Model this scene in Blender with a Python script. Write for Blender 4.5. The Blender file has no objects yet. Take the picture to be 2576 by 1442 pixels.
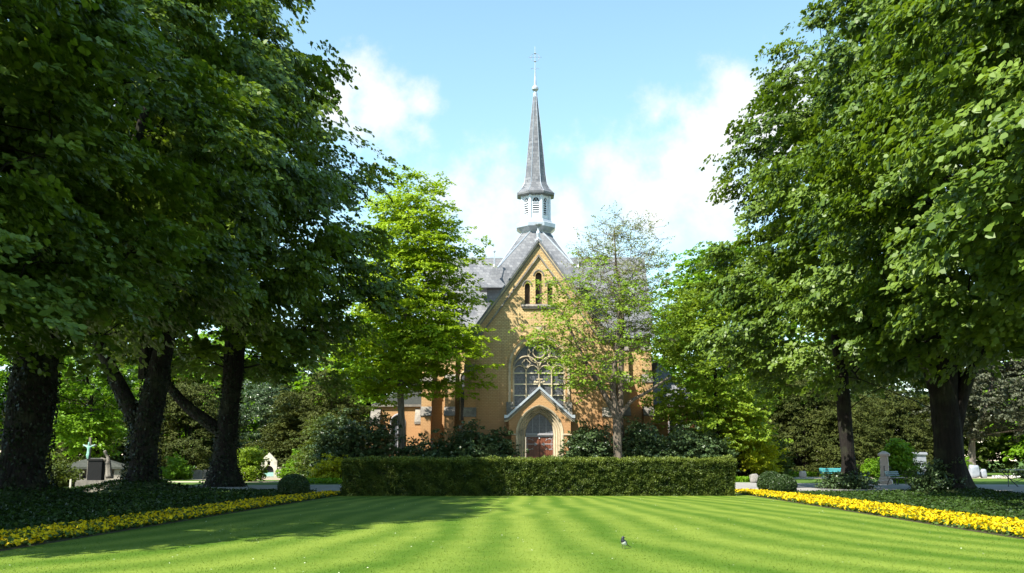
import bpy, bmesh, math, random
import numpy as np
from mathutils import Vector, Matrix, noise
from mathutils.geometry import tessellate_polygon
R = math.radians
scene = bpy.context.scene
COL = scene.collection

# ------------------------------------------------------------------ camera
EYE = 1.65
F = 2576.0                       # focal length in picture units (picture 2576 wide)
TH = math.atan(430 / F)
cam_d = bpy.data.cameras.new('camera')
cam_d.sensor_width = 36; cam_d.lens = 36; cam_d.clip_start = 0.1; cam_d.clip_end = 3000
cam = bpy.data.objects.new('camera', cam_d); COL.objects.link(cam)
cam.location = (0, 0, EYE); cam.rotation_euler = (R(90) + TH, 0, 0)
scene.camera = cam

def ray(x, y):
    u, v = x - 1288, 721 - y
    return Vector((u, F*math.cos(TH) - v*math.sin(TH), F*math.sin(TH) + v*math.cos(TH))).normalized()
def W(x, y, Y):
    d = ray(x, y); t = Y / d.y
    return Vector((d.x*t, Y, EYE + d.z*t))

# ------------------------------------------------------------------ sun, sky, exposure
SUN_AZ, SUN_EL = 46, 50          # azimuth: degrees from straight behind the camera, towards the left
sdir = Vector((-math.sin(R(SUN_AZ))*math.cos(R(SUN_EL)), -math.cos(R(SUN_AZ))*math.cos(R(SUN_EL)), math.sin(R(SUN_EL))))
sun_d = bpy.data.lights.new('sun', 'SUN'); sun_d.energy = 5.0; sun_d.angle = R(0.5); sun_d.color = (1.0, 0.955, 0.86)
sun = bpy.data.objects.new('sun', sun_d); COL.objects.link(sun)
sun.rotation_euler = sdir.to_track_quat('Z', 'Y').to_euler(); sun.location = (-40, -30, 60)

world = bpy.data.worlds.new('World'); scene.world = world; world.use_nodes = True
wn = world.node_tree; wn.nodes.clear()
def N(tree, kind, **kw):
    n = tree.nodes.new(kind)
    for k, v in kw.items(): setattr(n, k, v)
    return n
sky = N(wn, 'ShaderNodeTexSky', sky_type='NISHITA', sun_disc=False)
sky.sun_elevation = R(SUN_EL); sky.sun_rotation = math.atan2(sdir.x, sdir.y)
sky.air_density = 1.0; sky.dust_density = 0.15; sky.ozone_density = 1.2; sky.altitude = 50
tc = N(wn, 'ShaderNodeTexCoord')
def M(tree, op, a, b=None, c=None, clamp=False):
    n = tree.nodes.new('ShaderNodeMath'); n.operation = op; n.use_clamp = clamp
    for i, v in enumerate((a, b, c)):
        if v is None: continue
        if isinstance(v, (int, float)): n.inputs[i].default_value = v
        else: tree.links.new(v, n.inputs[i])
    return n.outputs[0]
# clouds stand in fixed sky directions
blobs = [(905, 190, 85, 1.0), (960, 270, 120, 1.0), (1060, 260, 55, .8), (900, 330, 70, .7), (1060, 330, 50, .6), (840, 260, 90, 1.0),
         (1200, 400, 75, .35), (1150, 500, 120, .85), (1270, 520, 140, .9), (1100, 480, 70, .7), (1200, 580, 150, .85), (1420, 560, 120, .75), (1420, 500, 80, .6),
         (1650, 290, 75, .8), (1860, 250, 110, 1.1), (1800, 340, 150, 1.1), (1700, 400, 130, 1.0), (1560, 450, 120, .95), (1640, 500, 150, .9), (1800, 480, 150, .9), (1950, 300, 170, 1.1),
         (1490, 310, 45, .3), (1400, 370, 45, .3), (1540, 590, 120, .5), (300, 350, 260, .7), (2500, 500, 300, .7)]
acc = None
for (bx, by, br, amp) in blobs:
    d = ray(bx, by)
    vd = N(wn, 'ShaderNodeVectorMath', operation='DISTANCE')
    wn.links.new(tc.outputs['Generated'], vd.inputs[0]); vd.inputs[1].default_value = d
    m = M(wn, 'SUBTRACT', amp, M(wn, 'MULTIPLY', vd.outputs['Value'], amp / (br*1.25 / F)))
    acc = m if acc is None else M(wn, 'SMOOTH_MAX', acc, m, 0.25)
nz = N(wn, 'ShaderNodeTexNoise'); nz.inputs['Scale'].default_value = 26; nz.inputs['Detail'].default_value = 9; nz.inputs['Roughness'].default_value = .62
wn.links.new(tc.outputs['Generated'], nz.inputs['Vector'])
dens = M(wn, 'ADD', acc, M(wn, 'MULTIPLY', M(wn, 'SUBTRACT', nz.outputs[0], .5), 1.5))
ramp = N(wn, 'ShaderNodeMapRange'); ramp.interpolation_type = 'SMOOTHSTEP'
wn.links.new(dens, ramp.inputs[0]); ramp.inputs[1].default_value = .08; ramp.inputs[2].default_value = .95
cmix = N(wn, 'ShaderNodeMix', data_type='RGBA')
wn.links.new(ramp.outputs[0], cmix.inputs[0])
hs = N(wn, 'ShaderNodeHueSaturation'); hs.inputs['Hue'].default_value = .474; hs.inputs['Saturation'].default_value = .95; hs.inputs['Value'].default_value = 1.65
wn.links.new(sky.outputs[0], hs.inputs['Color'])
wn.links.new(hs.outputs[0], cmix.inputs[6]); cmix.inputs[7].default_value = (6.3, 6.5, 6.6, 1)
bg = N(wn, 'ShaderNodeBackground'); bg.inputs[1].default_value = 0.074
wn.links.new(cmix.outputs[2], bg.inputs[0])
wo = N(wn, 'ShaderNodeOutputWorld'); wn.links.new(bg.outputs[0], wo.inputs[0])
scene.view_settings.view_transform = 'Standard'; scene.view_settings.look = 'None'
scene.view_settings.exposure = 1.25; scene.view_settings.gamma = 1.0
scene.render.engine = 'CYCLES'
scene.cycles.max_bounces = 8; scene.cycles.transparent_max_bounces = 8; scene.cycles.diffuse_bounces = 1; scene.cycles.glossy_bounces = 2
scene.cycles.sample_clamp_indirect = 6

# ------------------------------------------------------------------ helpers: meshes and objects
def tag(o, label=None, cat=None, group=None, kind=None):
    for k, v in (('label', label), ('category', cat), ('group', group), ('kind', kind)):
        if v: o[k] = v
    return o
def thing(name, label, cat, loc=(0, 0, 0), rz=0, group=None):
    o = bpy.data.objects.new(name, None); COL.objects.link(o); o.empty_display_size = .3
    o.location = loc; o.rotation_euler = (0, 0, rz)
    return tag(o, label, cat, group)
def link(name, me, parent=None, loc=None, rz=0):
    o = bpy.data.objects.new(name, me); COL.objects.link(o)
    if parent: o.parent = parent
    if loc: o.location = loc
    o.rotation_euler = (0, 0, rz)
    return o
def dup(root, loc, rz=0, scale=None, label=None):
    r = root.copy(); COL.objects.link(r); r.location = loc; r.rotation_euler = (0, 0, rz)
    if scale: r.scale = scale
    if label: r['label'] = label
    for ch in list(root.children):
        c = ch.copy(); COL.objects.link(c); c.parent = r
        for g in ch.children:
            d = g.copy(); COL.objects.link(d); d.parent = c
    return r

class MB:
    """collects polygons and links them as one mesh object"""
    def __init__(s): s.v = []; s.f = []; s.m = []; s.mat = 0
    def add(s, vs, fs):
        o = len(s.v); s.v += [tuple(p) for p in vs]
        for f in fs: s.f.append([i + o for i in f]); s.m.append(s.mat)
    def box(s, x0, x1, y0, y1, z0, z1):
        vs = [(x, y, z) for z in (z0, z1) for y in (y0, y1) for x in (x0, x1)]
        s.add(vs, [(0,2,3,1), (4,5,7,6), (0,1,5,4), (1,3,7,5), (3,2,6,7), (2,0,4,6)])
    def obox(s, c, ax, hx, hy, hz):
        """box centred at c with axes matrix ax"""
        vs = [Vector(c) + ax @ Vector((a*hx, b*hy, d*hz)) for d in (-1, 1) for b in (-1, 1) for a in (-1, 1)]
        s.add(vs, [(0,2,3,1), (4,5,7,6), (0,1,5,4), (1,3,7,5), (3,2,6,7), (2,0,4,6)])
    def tube(s, pts, rad, n=6, cap=True):
        pts = [Vector(p) for p in pts]
        if not hasattr(rad, '__len__'): rad = [rad]*len(pts)
        rings = []; up = Vector((0.13, 0.31, 1)).normalized()
        for i, p in enumerate(pts):
            t = (pts[min(i+1, len(pts)-1)] - pts[max(i-1, 0)])
            t = t.normalized() if t.length > 1e-9 else Vector((0, 0, 1))
            a = t.cross(up)
            if a.length < .05: a = t.cross(Vector((1, 0, 0)))
            a.normalize(); b = t.cross(a)
            rings.append([p + (a*math.cos(k*2*math.pi/n) + b*math.sin(k*2*math.pi/n))*rad[i] for k in range(n)])
        s.loft(rings, True, cap)
    def loft(s, rings, closed=True, cap=True):
        n = len(rings[0]); vs = [p for r in rings for p in r]; fs = []
        for i in range(len(rings)-1):
            for k in range(n if closed else n-1):
                k2 = (k+1) % n
                fs.append((i*n+k, i*n+k2, (i+1)*n+k2, (i+1)*n+k))
        if cap and closed:
            fs.append(tuple(range(n))[::-1]); fs.append(tuple(range((len(rings)-1)*n, len(rings)*n)))
        s.add(vs, fs)
    def lathe(s, prof, n=12, c=(0, 0), rot=0):
        s.loft([[(c[0]+r*math.cos(rot+k*2*math.pi/n), c[1]+r*math.sin(rot+k*2*math.pi/n), z) for k in range(n)] for r, z in prof])
    def wall(s, outer, holes, y0, y1):
        """panel in the x-z plane with holes, between y0 (front) and y1"""
        loops = [outer] + list(holes)
        tri = tessellate_polygon([[Vector((x, z, 0)) for x, z in l] for l in loops])
        flat = [p for l in loops for p in l]
        s.add([(x, y0, z) for x, z in flat], tri); s.add([(x, y1, z) for x, z in flat], [t[::-1] for t in tri])
        for l in loops:
            n = len(l); vs = [(x, y0, z) for x, z in l] + [(x, y1, z) for x, z in l]
            s.add(vs, [(k, (k+1) % n, n+(k+1) % n, n+k) for k in range(n)])
    def prism(s, poly, y0, y1): s.wall(poly, [], y0, y1)
    def prism_x(s, poly, x0, x1):
        """polygon in the y-z plane pulled along x"""
        n = len(poly)
        s.add([(x0, y, z) for y, z in poly] + [(x1, y, z) for y, z in poly],
              [tuple(range(n))[::-1], tuple(range(n, 2*n))] + [(k, (k+1) % n, n+(k+1) % n, n+k) for k in range(n)])
    def strip(s, pts, w, y0, y1, closed=False):
        """flat bar of width w following an x-z curve"""
        n = len(pts); L = []; Rr = []
        for i in range(n):
            if closed: a, b = pts[(i-1) % n], pts[(i+1) % n]
            else: a, b = pts[max(i-1, 0)], pts[min(i+1, n-1)]
            tx, tz = b[0]-a[0], b[1]-a[1]; l = math.hypot(tx, tz) or 1
            nx, nzz = -tz/l*w/2, tx/l*w/2
            x, z = pts[i]; L.append((x+nx, z+nzz)); Rr.append((x-nx, z-nzz))
        m = (y0+y1)/2 if False else y0
        rings = [[(L[i][0], y1, L[i][1]), (L[i][0], y0+w*.25, L[i][1]), (pts[i][0]*.5+L[i][0]*.5, y0, pts[i][1]*.5+L[i][1]*.5), (pts[i][0]*.5+Rr[i][0]*.5, y0, pts[i][1]*.5+Rr[i][1]*.5), (Rr[i][0], y0+w*.25, Rr[i][1]), (Rr[i][0], y1, Rr[i][1])] for i in range(n)]
        if closed: rings.append(rings[0])
        s.loft(rings, False, False)
    def mesh(s, name, mats):
        me = bpy.data.meshes.new(name); me.from_pydata(s.v, [], s.f)
        for m in (mats if isinstance(mats, (list, tuple)) else [mats]): me.materials.append(m)
        me.polygons.foreach_set('material_index', s.m); me.update()
        bm = bmesh.new(); bm.from_mesh(me); bmesh.ops.recalc_face_normals(bm, faces=bm.faces); bm.to_mesh(me); bm.free()
        return me
    def build(s, name, mats, parent=None, loc=None, rz=0, smooth=False):
        me = s.mesh(name, mats)
        if smooth: me.shade_smooth()
        return link(name, me, parent, loc, rz)

# ------------------------------------------------------------------ materials
def new_mat(name):
    m = bpy.data.materials.new(name); m.use_nodes = True
    t = m.node_tree; b = t.nodes['Principled BSDF']
    return m, t, b
def L(t, a, b): t.links.new(a, b)
def mixc(t, fac, a, b, blend='MIX'):
    n = N(t, 'ShaderNodeMix', data_type='RGBA', blend_type=blend)
    for i, v in ((0, fac), (6, a), (7, b)):
        if isinstance(v, (int, float)): n.inputs[i].default_value = v
        elif isinstance(v, tuple): n.inputs[i].default_value = (*v, 1) if len(v) == 3 else v
        else: L(t, v, n.inputs[i])
    return n.outputs[2]
def noise_t(t, scale, detail=4, vec=None, rough=.55):
    n = N(t, 'ShaderNodeTexNoise'); n.inputs['Scale'].default_value = scale; n.inputs['Detail'].default_value = detail; n.inputs['Roughness'].default_value = rough
    if vec is not None: L(t, vec, n.inputs['Vector'])
    return n.outputs[0]
def objc(t): return N(t, 'ShaderNodeTexCoord').outputs['Object']
def rng_map(t, v, a, b, c=0., d=1.):
    n = N(t, 'ShaderNodeMapRange'); L(t, v, n.inputs[0])
    for i, x in enumerate((a, b, c, d)): n.inputs[i+1].default_value = x
    return n.outputs[0]
def bump(t, b, h, strength=.4, dist=.02):
    n = N(t, 'ShaderNodeBump'); n.inputs['Strength'].default_value = strength; n.inputs['Distance'].default_value = dist
    L(t, h, n.inputs['Height']); L(t, n.outputs[0], b.inputs['Normal'])

def simple(name, c1, c2=None, scale=6, rough=.7, bs=.3, bd=.01, metal=0, spec=.5, stain=None):
    m, t, b = new_mat(name); o = objc(t)
    c2 = c2 or tuple(x*.7 for x in c1)
    n = noise_t(t, scale, 6, o, .65)
    c = mixc(t, rng_map(t, n, .3, .7), c1, c2)
    if stain:
        c = mixc(t, rng_map(t, noise_t(t, scale*.22, 5, o, .7), .48, .68), c, stain)
    L(t, c, b.inputs['Base Color'])
    b.inputs['Roughness'].default_value = rough; b.inputs['Metallic'].default_value = metal; b.inputs['Specular IOR Level'].default_value = spec
    bump(t, b, n, bs, bd)
    return m

def leaf_mat(name, ca, cb, trans=.35, tcol=None, rough=.45, spec=.4, autumn=None):
    m, t, b = new_mat(name)
    at = N(t, 'ShaderNodeAttribute'); at.attribute_name = 'tone'
    c = mixc(t, at.outputs['Fac'], ca, cb)
    L(t, c, b.inputs['Base Color']); b.inputs['Roughness'].default_value = rough; b.inputs['Specular IOR Level'].default_value = spec
    tr = N(t, 'ShaderNodeBsdfTranslucent')
    L(t, mixc(t, 1.0, c, tcol or (1.5, 1.35, .5), 'MULTIPLY'), tr.inputs['Color'])
    mx = N(t, 'ShaderNodeMixShader'); mx.inputs[0].default_value = trans
    L(t, b.outputs[0], mx.inputs[1]); L(t, tr.outputs[0], mx.inputs[2])
    L(t, mx.outputs[0], t.nodes['Material Output'].inputs['Surface'])
    return m

MT = {}
def brick_mat():
    m, t, b = new_mat('yellow_brick'); o = objc(t)
    sx = N(t, 'ShaderNodeSeparateXYZ'); L(t, o, sx.inputs[0])
    cx = N(t, 'ShaderNodeCombineXYZ'); L(t, M(t, 'ADD', sx.outputs[0], sx.outputs[1]), cx.inputs[0]); L(t, sx.outputs[2], cx.inputs[1])
    br = N(t, 'ShaderNodeTexBrick'); L(t, cx.outputs[0], br.inputs['Vector'])
    br.inputs['Scale'].default_value = 1; br.inputs['Brick Width'].default_value = .27; br.inputs['Row Height'].default_value = .12
    br.inputs['Mortar Size'].default_value = .016; br.inputs['Mortar Smooth'].default_value = .3; br.inputs['Bias'].default_value = -.1
    br.inputs['Color1'].default_value = (.72, .57, .29, 1); br.inputs['Color2'].default_value = (.62, .43, .19, 1); br.inputs['Mortar'].default_value = (.15, .09, .05, 1)
    n = noise_t(t, 3, 6, o, .7)
    c = mixc(t, rng_map(t, n, .35, .75, 0, .8), br.outputs[0], (.48, .33, .15))
    n2 = noise_t(t, .35, 5, o, .7)
    c = mixc(t, rng_map(t, n2, .42, .72, 0, .75), c, (.34, .20, .10))
    mp2 = N(t, 'ShaderNodeMapping'); mp2.inputs['Scale'].default_value = (1.6, 1.6, .22); L(t, o, mp2.inputs[0])
    c = mixc(t, rng_map(t, noise_t(t, 1.2, 5, mp2.outputs[0], .7), .52, .75, 0, .6), c, (.22, .14, .085))
    low = rng_map(t, M(t, 'ADD', sx.outputs[2], M(t, 'MULTIPLY', n2, 4)), 5.5, 12, .9, 0)   # lower walls redder and darker, their shade put into the colour
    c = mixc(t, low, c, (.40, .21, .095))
    L(t, c, b.inputs['Base Color']); b.inputs['Roughness'].default_value = .85; b.inputs['Specular IOR Level'].default_value = .2
    bump(t, b, M(t, 'ADD', br.outputs[1], n), .35, .02)
    return m
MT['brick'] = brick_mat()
def slate_mat():
    m, t, b = new_mat('slate'); o = objc(t)
    sx = N(t, 'ShaderNodeSeparateXYZ'); L(t, o, sx.inputs[0])
    cx = N(t, 'ShaderNodeCombineXYZ'); L(t, M(t, 'ADD', sx.outputs[0], M(t, 'MULTIPLY', sx.outputs[1], .6)), cx.inputs[0]); L(t, sx.outputs[2], cx.inputs[1])
    br = N(t, 'ShaderNodeTexBrick'); L(t, cx.outputs[0], br.inputs['Vector'])
    br.inputs['Scale'].default_value = 1; br.inputs['Brick Width'].default_value = .3; br.inputs['Row Height'].default_value = .26; br.inputs['Mortar Size'].default_value = .016
    br.inputs['Color1'].default_value = (.080, .083, .092, 1); br.inputs['Color2'].default_value = (.185, .187, .195, 1); br.inputs['Mortar'].default_value = (.06, .063, .075, 1)
    n = noise_t(t, .8, 6, o, .7)
    c = mixc(t, rng_map(t, n, .35, .75, 0, .6), br.outputs[0], (.20, .20, .205))
    L(t, c, b.inputs['Base Color']); b.inputs['Specular IOR Level'].default_value = .5
    L(t, rng_map(t, n, .3, .7, .38, .55), b.inputs['Roughness'])
    bump(t, b, br.outputs[1], -.4, .02)
    return m
MT['slate'] = slate_mat()
MT['stone'] = simple('sandstone', (.56, .47, .32), (.42, .34, .22), 5, .8, .3, .01, stain=(.24, .21, .16))
MT['dark_stone'] = simple('weathered_stone', (.20, .18, .15), (.10, .09, .08), 5, .8, stain=(.30, .27, .22))
MT['lead'] = simple('zinc_sheet', (.50, .54, .58), (.36, .39, .43), 2.5, .38, .2, .01, .35)
MT['white_wood'] = simple('pale_painted_wood', (.70, .74, .77), (.52, .56, .60), 5, .6)
MT['hole'] = simple('interior_shade', (.015, .015, .018), None, 4, .9)  # near-black colour stands in for the shade inside openings
MT['iron'] = simple('wrought_iron', (.36, .35, .37), (.26, .25, .26), 8, .6)
MT['black_iron'] = simple('black_cast_iron', (.02, .02, .022), (.035, .033, .03), 9, .45)
MT['transom'] = simple('cream_glazing_bar', (.72, .66, .46), (.6, .54, .36), 6, .6)
MT['gold'] = simple('aged_brass', (.35, .30, .2), (.25, .22, .16), 6, .4, metal=.7)
def door_mat():
    m, t, b = new_mat('oiled_red_wood'); o = objc(t)
    w = N(t, 'ShaderNodeTexWave'); w.wave_type = 'BANDS'; w.bands_direction = 'X'; L(t, o, w.inputs['Vector'])
    w.inputs['Scale'].default_value = 2.4; w.inputs['Distortion'].default_value = 1.2; w.inputs['Detail'].default_value = 3
    c = mixc(t, w.outputs[1], (.17, .052, .020), (.11, .030, .013))
    c = mixc(t, rng_map(t, noise_t(t, 2, 5, o), .4, .7, 0, .5), c, (.22, .06, .025))
    L(t, c, b.inputs['Base Color']); b.inputs['Roughness'].default_value = .5; bump(t, b, w.outputs[1], .3, .01)
    return m
MT['door'] = door_mat()
def glass_mat():
    m, t, b = new_mat('leaded_glass'); o = objc(t)
    mp = N(t, 'ShaderNodeMapping'); mp.inputs['Rotation'].default_value = (R(90), 0, 0); L(t, o, mp.inputs[0])
    br = N(t, 'ShaderNodeTexBrick'); L(t, mp.outputs[0], br.inputs['Vector'])
    br.inputs['Scale'].default_value = 1; br.inputs['Brick Width'].default_value = .26; br.inputs['Row Height'].default_value = .21; br.inputs['Mortar Size'].default_value = .03
    br.inputs['Color1'].default_value = (.040, .042, .050, 1); br.inputs['Color2'].default_value = (.075, .078, .088, 1); br.inputs['Mortar'].default_value = (.012, .012, .016, 1)
    v = N(t, 'ShaderNodeTexVoronoi'); v.inputs['Scale'].default_value = 9; L(t, o, v.inputs['Vector'])
    c = mixc(t, rng_map(t, v.outputs['Distance'], .1, .6, 0, .6), br.outputs[0], (.12, .125, .14))
    L(t, c, b.inputs['Base Color']); b.inputs['Roughness'].default_value = .35; b.inputs['Specular IOR Level'].default_value = .5
    bump(t, b, v.outputs['Distance'], .3, .02)
    return m
MT['glass'] = glass_mat()
def bark_mat(name, c1, c2):
    m, t, b = new_mat(name); o = objc(t)
    mp = N(t, 'ShaderNodeMapping'); mp.inputs['Scale'].default_value = (5, 5, .8); L(t, o, mp.inputs[0])
    n = noise_t(t, 1.6, 7, mp.outputs[0], .7); v = N(t, 'ShaderNodeTexVoronoi'); v.inputs['Scale'].default_value = 2.2; L(t, mp.outputs[0], v.inputs['Vector'])
    c = mixc(t, rng_map(t, n, .35, .65), c1, c2)
    c = mixc(t, rng_map(t, noise_t(t, 1.1, 4, o), .5, .7, 0, .4), c, (.06, .075, .035))
    L(t, c, b.inputs['Base Color']); b.inputs['Roughness'].default_value = .9; b.inputs['Specular IOR Level'].default_value = .15
    bump(t, b, M(t, 'ADD', n, v.outputs[0]), .9, .05)
    return m
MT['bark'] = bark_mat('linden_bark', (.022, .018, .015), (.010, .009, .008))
MT['brown_bark'] = bark_mat('brown_grey_bark', (.20, .16, .125), (.09, .07, .055))
MT['pale_bark'] = bark_mat('pale_grey_bark', (.23, .20, .165), (.10, .085, .07))
MT['linden'] = leaf_mat('linden_leaves', (.032, .078, .009), (.18, .26, .036), .30, (1.5, 1.5, .4), .45, .35)
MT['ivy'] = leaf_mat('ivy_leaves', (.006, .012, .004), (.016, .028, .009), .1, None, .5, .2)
MT['maple'] = leaf_mat('fresh_maple_leaves', (.20, .32, .010), (.34, .45, .020), .42, (1.3, 1.3, .5), .5, .3)
MT['sparse'] = leaf_mat('young_tree_leaves', (.13, .26, .02), (.26, .36, .04), .4, None, .5, .3)
MT['grey_sparse'] = leaf_mat('grey_green_young_leaves', (.14, .19, .07), (.26, .28, .12), .35, None, .5, .3)
MT['bright'] = leaf_mat('bright_green_leaves', (.10, .22, .010), (.19, .32, .018), .4, (1.3, 1.3, .5), .5, .3)
MT['olive'] = leaf_mat('olive_green_leaves', (.052, .088, .014), (.105, .14, .024), .35, None, .5, .3)
MT['young'] = leaf_mat('light_olive_leaves', (.15, .25, .016), (.24, .33, .03), .4, None, .5, .3)
MT['yew'] = leaf_mat('yew_needles', (.026, .042, .009), (.088, .100, .020), .15, None, .6, .12)
MT['pine'] = leaf_mat('grey_pine_needles', (.05, .062, .035), (.12, .125, .075), .12, None, .55, .25)
MT['dark_leaf'] = leaf_mat('dark_evergreen_leaves', (.030, .060, .020), (.095, .145, .050), .12, None, .35, .5)
MT['yellow_leaf'] = leaf_mat('yellow_green_leaves', (.24, .30, .012), (.45, .44, .015), .4, None, .5, .3)
MT['hedge'] = leaf_mat('hedge_needles', (.026, .050, .008), (.155, .20, .028), .15, None, .5, .3)
MT['box'] = leaf_mat('boxwood_leaves', (.022, .050, .012), (.05, .085, .022), .12, None, .4, .4)
MT['cover'] = leaf_mat('ground_cover_leaves', (.014, .034, .007), (.045, .085, .014), .2, None, .5, .2)
MT['bedleaf'] = leaf_mat('pansy_leaves', (.035, .075, .012), (.08, .13, .02), .2, None, .5, .3)
MT['petal'] = leaf_mat('yellow_petals', (.62, .42, .004), (.74, .58, .008), .25, (1, .85, .3), .6, .2)
MT['grass'] = leaf_mat('grass_blades', (.058, .118, .006), (.17, .228, .030), .35, (1.2, 1.2, .5), .6, .2)
MT['core'] = simple('inner_twigs', (.016, .018, .009), (.008, .010, .005), 9, .95)
MT['granite'] = simple('grey_granite', (.30, .28, .25), (.18, .17, .15), 14, .7, stain=(.12, .12, .1))
MT['pink_granite'] = simple('pinkish_granite', (.52, .42, .36), (.42, .34, .29), 18, .65)
MT['pale_stone'] = simple('cream_limestone', (.62, .58, .48), (.45, .42, .34), 4, .8, stain=(.2, .2, .16))
MT['white_marble'] = simple('white_marble', (.32, .34, .37), (.20, .22, .26), 4, .5)
MT['black_stone'] = simple('polished_black_granite', (.008, .008, .009), (.012, .012, .012), 10, .6, spec=.2)
MT['verdigris'] = simple('green_bronze', (.30, .55, .46), (.2, .42, .36), 7, .6)
MT['teal_paint'] = simple('turquoise_paint', (.06, .30, .31), (.04, .23, .25), 6, .5)
MT['teal_dark'] = simple('faded_blue_green_paint', (.10, .17, .18), (.06, .11, .12), 6, .55)
MT['feather_b'] = simple('black_feathers', (.010, .010, .014), (.02, .02, .03), 30, .35)
MT['feather_w'] = simple('white_feathers', (.70, .69, .64), (.55, .54, .5), 25, .7)
MT['grey_plank'] = simple('sunlit_bench_slats', (.34, .31, .27), (.26, .23, .2), 9, .7)  # pale seat tone carries the sunlight on the slats

# ------------------------------------------------------------------ leaves as numpy meshes
def leaf_mesh(name, P, D, Nn, size, tone, mat, aspect=.8, fold=.18, heart=False):
    """one folded leaf per row (four corners, or six for a heart-shaped blade): P root, D direction, Nn normal"""
    n = len(P)
    D = D / (np.linalg.norm(D, axis=1, keepdims=True) + 1e-9)
    S = np.cross(D, Nn); S /= (np.linalg.norm(S, axis=1, keepdims=True) + 1e-9)
    U = np.cross(S, D)
    s = size.reshape(-1, 1)
    q = 6 if heart else 4
    v = np.empty((n, q, 3), dtype=np.float32)
    if heart:
        v[:, 0] = P; v[:, 3] = P + D*s - U*s*fold
        a_ = P + D*s*.12 + U*s*fold*.3; b_ = P + D*s*.58 + U*s*fold*.1
        v[:, 1] = a_ + S*s*aspect*.42; v[:, 5] = a_ - S*s*aspect*.42
        v[:, 2] = b_ + S*s*aspect*.44; v[:, 4] = b_ - S*s*aspect*.44
    else:
        v[:, 0] = P; v[:, 2] = P + D*s - U*s*fold
        mid = P + D*s*.45 + U*s*fold*.6
        v[:, 1] = mid + S*s*aspect*.5; v[:, 3] = mid - S*s*aspect*.5
    me = bpy.data.meshes.new(name)
    me.vertices.add(n*q); me.vertices.foreach_set('co', v.reshape(-1))
    me.loops.add(n*q); me.loops.foreach_set('vertex_index', np.arange(n*q, dtype=np.int32))
    me.polygons.add(n); me.polygons.foreach_set('loop_start', np.arange(0, n*q, q, dtype=np.int32))
    a = me.attributes.new('tone', 'FLOAT', 'POINT'); a.data.foreach_set('value', np.repeat(np.clip(tone, 0, 1), q).astype(np.float32))
    me.materials.append(mat); me.update(calc_edges=True)
    return me
def nrm(a): return a / (np.linalg.norm(a, axis=-1, keepdims=True) + 1e-9)

def sprays(rng, C, axis_xy, ns, m, spread, length, width, droop, size, up=.9, outn=.5, rnd=.5, ang=1.0, lift=.15, tone_b=None, hang=.4):
    """C: bough centres (n,3). Each bough gets ns sprays of m leaves."""
    n = len(C)
    out = C[:, :2] - axis_xy; out = nrm(out)
    th = np.arctan2(out[:, 1], out[:, 0])
    B = np.repeat(np.arange(n), ns); k = len(B)
    p0 = C[B] + rng.normal(0, 1, (k, 3))*np.array(spread)
    t = th[B] + rng.normal(0, ang, k)
    d = np.stack([np.cos(t), np.sin(t), lift + rng.normal(0, .2, k)], 1); d = nrm(d)
    side = np.stack([-np.sin(t), np.cos(t), np.zeros(k)], 1)
    Ls = length*rng.uniform(.6, 1.25, k)
    q = np.repeat(np.arange(k), m)
    u = rng.uniform(0.02, 1, k*m); sg = rng.choice([-1., 1.], k*m)
    w = width*(1.15-u)*rng.uniform(.05, 1, k*m)
    P = p0[q] + d[q]*(u*Ls[q])[:, None] + side[q]*(sg*w)[:, None]
    P[:, 2] += -droop*u**2*Ls[q] - .25*w + rng.normal(0, .05, k*m)
    D = d[q]*.8 + side[q]*(sg*.8)[:, None] + rng.normal(0, .35, (k*m, 3)); D[:, 2] -= hang
    o3 = np.concatenate([out[B][q], np.zeros((k*m, 1))], 1)
    Nn = np.array([0, 0, up]) + o3*outn + rng.normal(0, rnd, (k*m, 3))
    sz = size*rng.uniform(.65, 1.25, k*m)
    tb = rng.uniform(0, 1, n) if tone_b is None else tone_b
    ts = rng.uniform(0, 1, k)
    tone = .35*tb[B][q] + .3*ts[q] + .35*rng.uniform(0, 1, k*m)
    return P, D, Nn, sz, tone, p0

def skeleton(rng, trunk_pts, targets, arch=.15, bias=.35, sub=3):
    """connect the targets to the trunk with a branching tree; returns nodes, parents"""
    nodes = [np.array(p, float) for p in trunk_pts]; par = [-1] + list(range(len(nodes)-1))
    plen = [0.]
    for i in range(1, len(nodes)): plen.append(plen[-1]*.5 + .2*np.linalg.norm(nodes[i]-nodes[i-1]))
    ax = np.array(trunk_pts)[:, :2].mean(0)
    order = np.argsort(np.linalg.norm(targets[:, :2]-ax, axis=1))
    ends = []
    for ti in order:
        t = targets[ti]; A = np.array(nodes)
        dv = t - A; dist = np.linalg.norm(dv, axis=1)
        cost = dist + bias*np.array(plen) + np.where(dv[:, 2] < -.3, 2.2*(-dv[:, 2]), 0)
        j = int(np.argmin(cost)); a = A[j]; L_ = dist[j]
        prev = j
        for s in range(1, sub+1):
            f = s/sub; p = a + (t-a)*f
            p[2] += arch*L_*math.sin(math.pi*f)*.6 - 0
            if s < sub: p += rng.normal(0, .04*L_, 3)
            nodes.append(p); par.append(prev); plen.append(plen[prev] + L_/sub); prev = len(nodes)-1
        ends.append(prev)
    return np.array(nodes), par, ends
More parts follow.
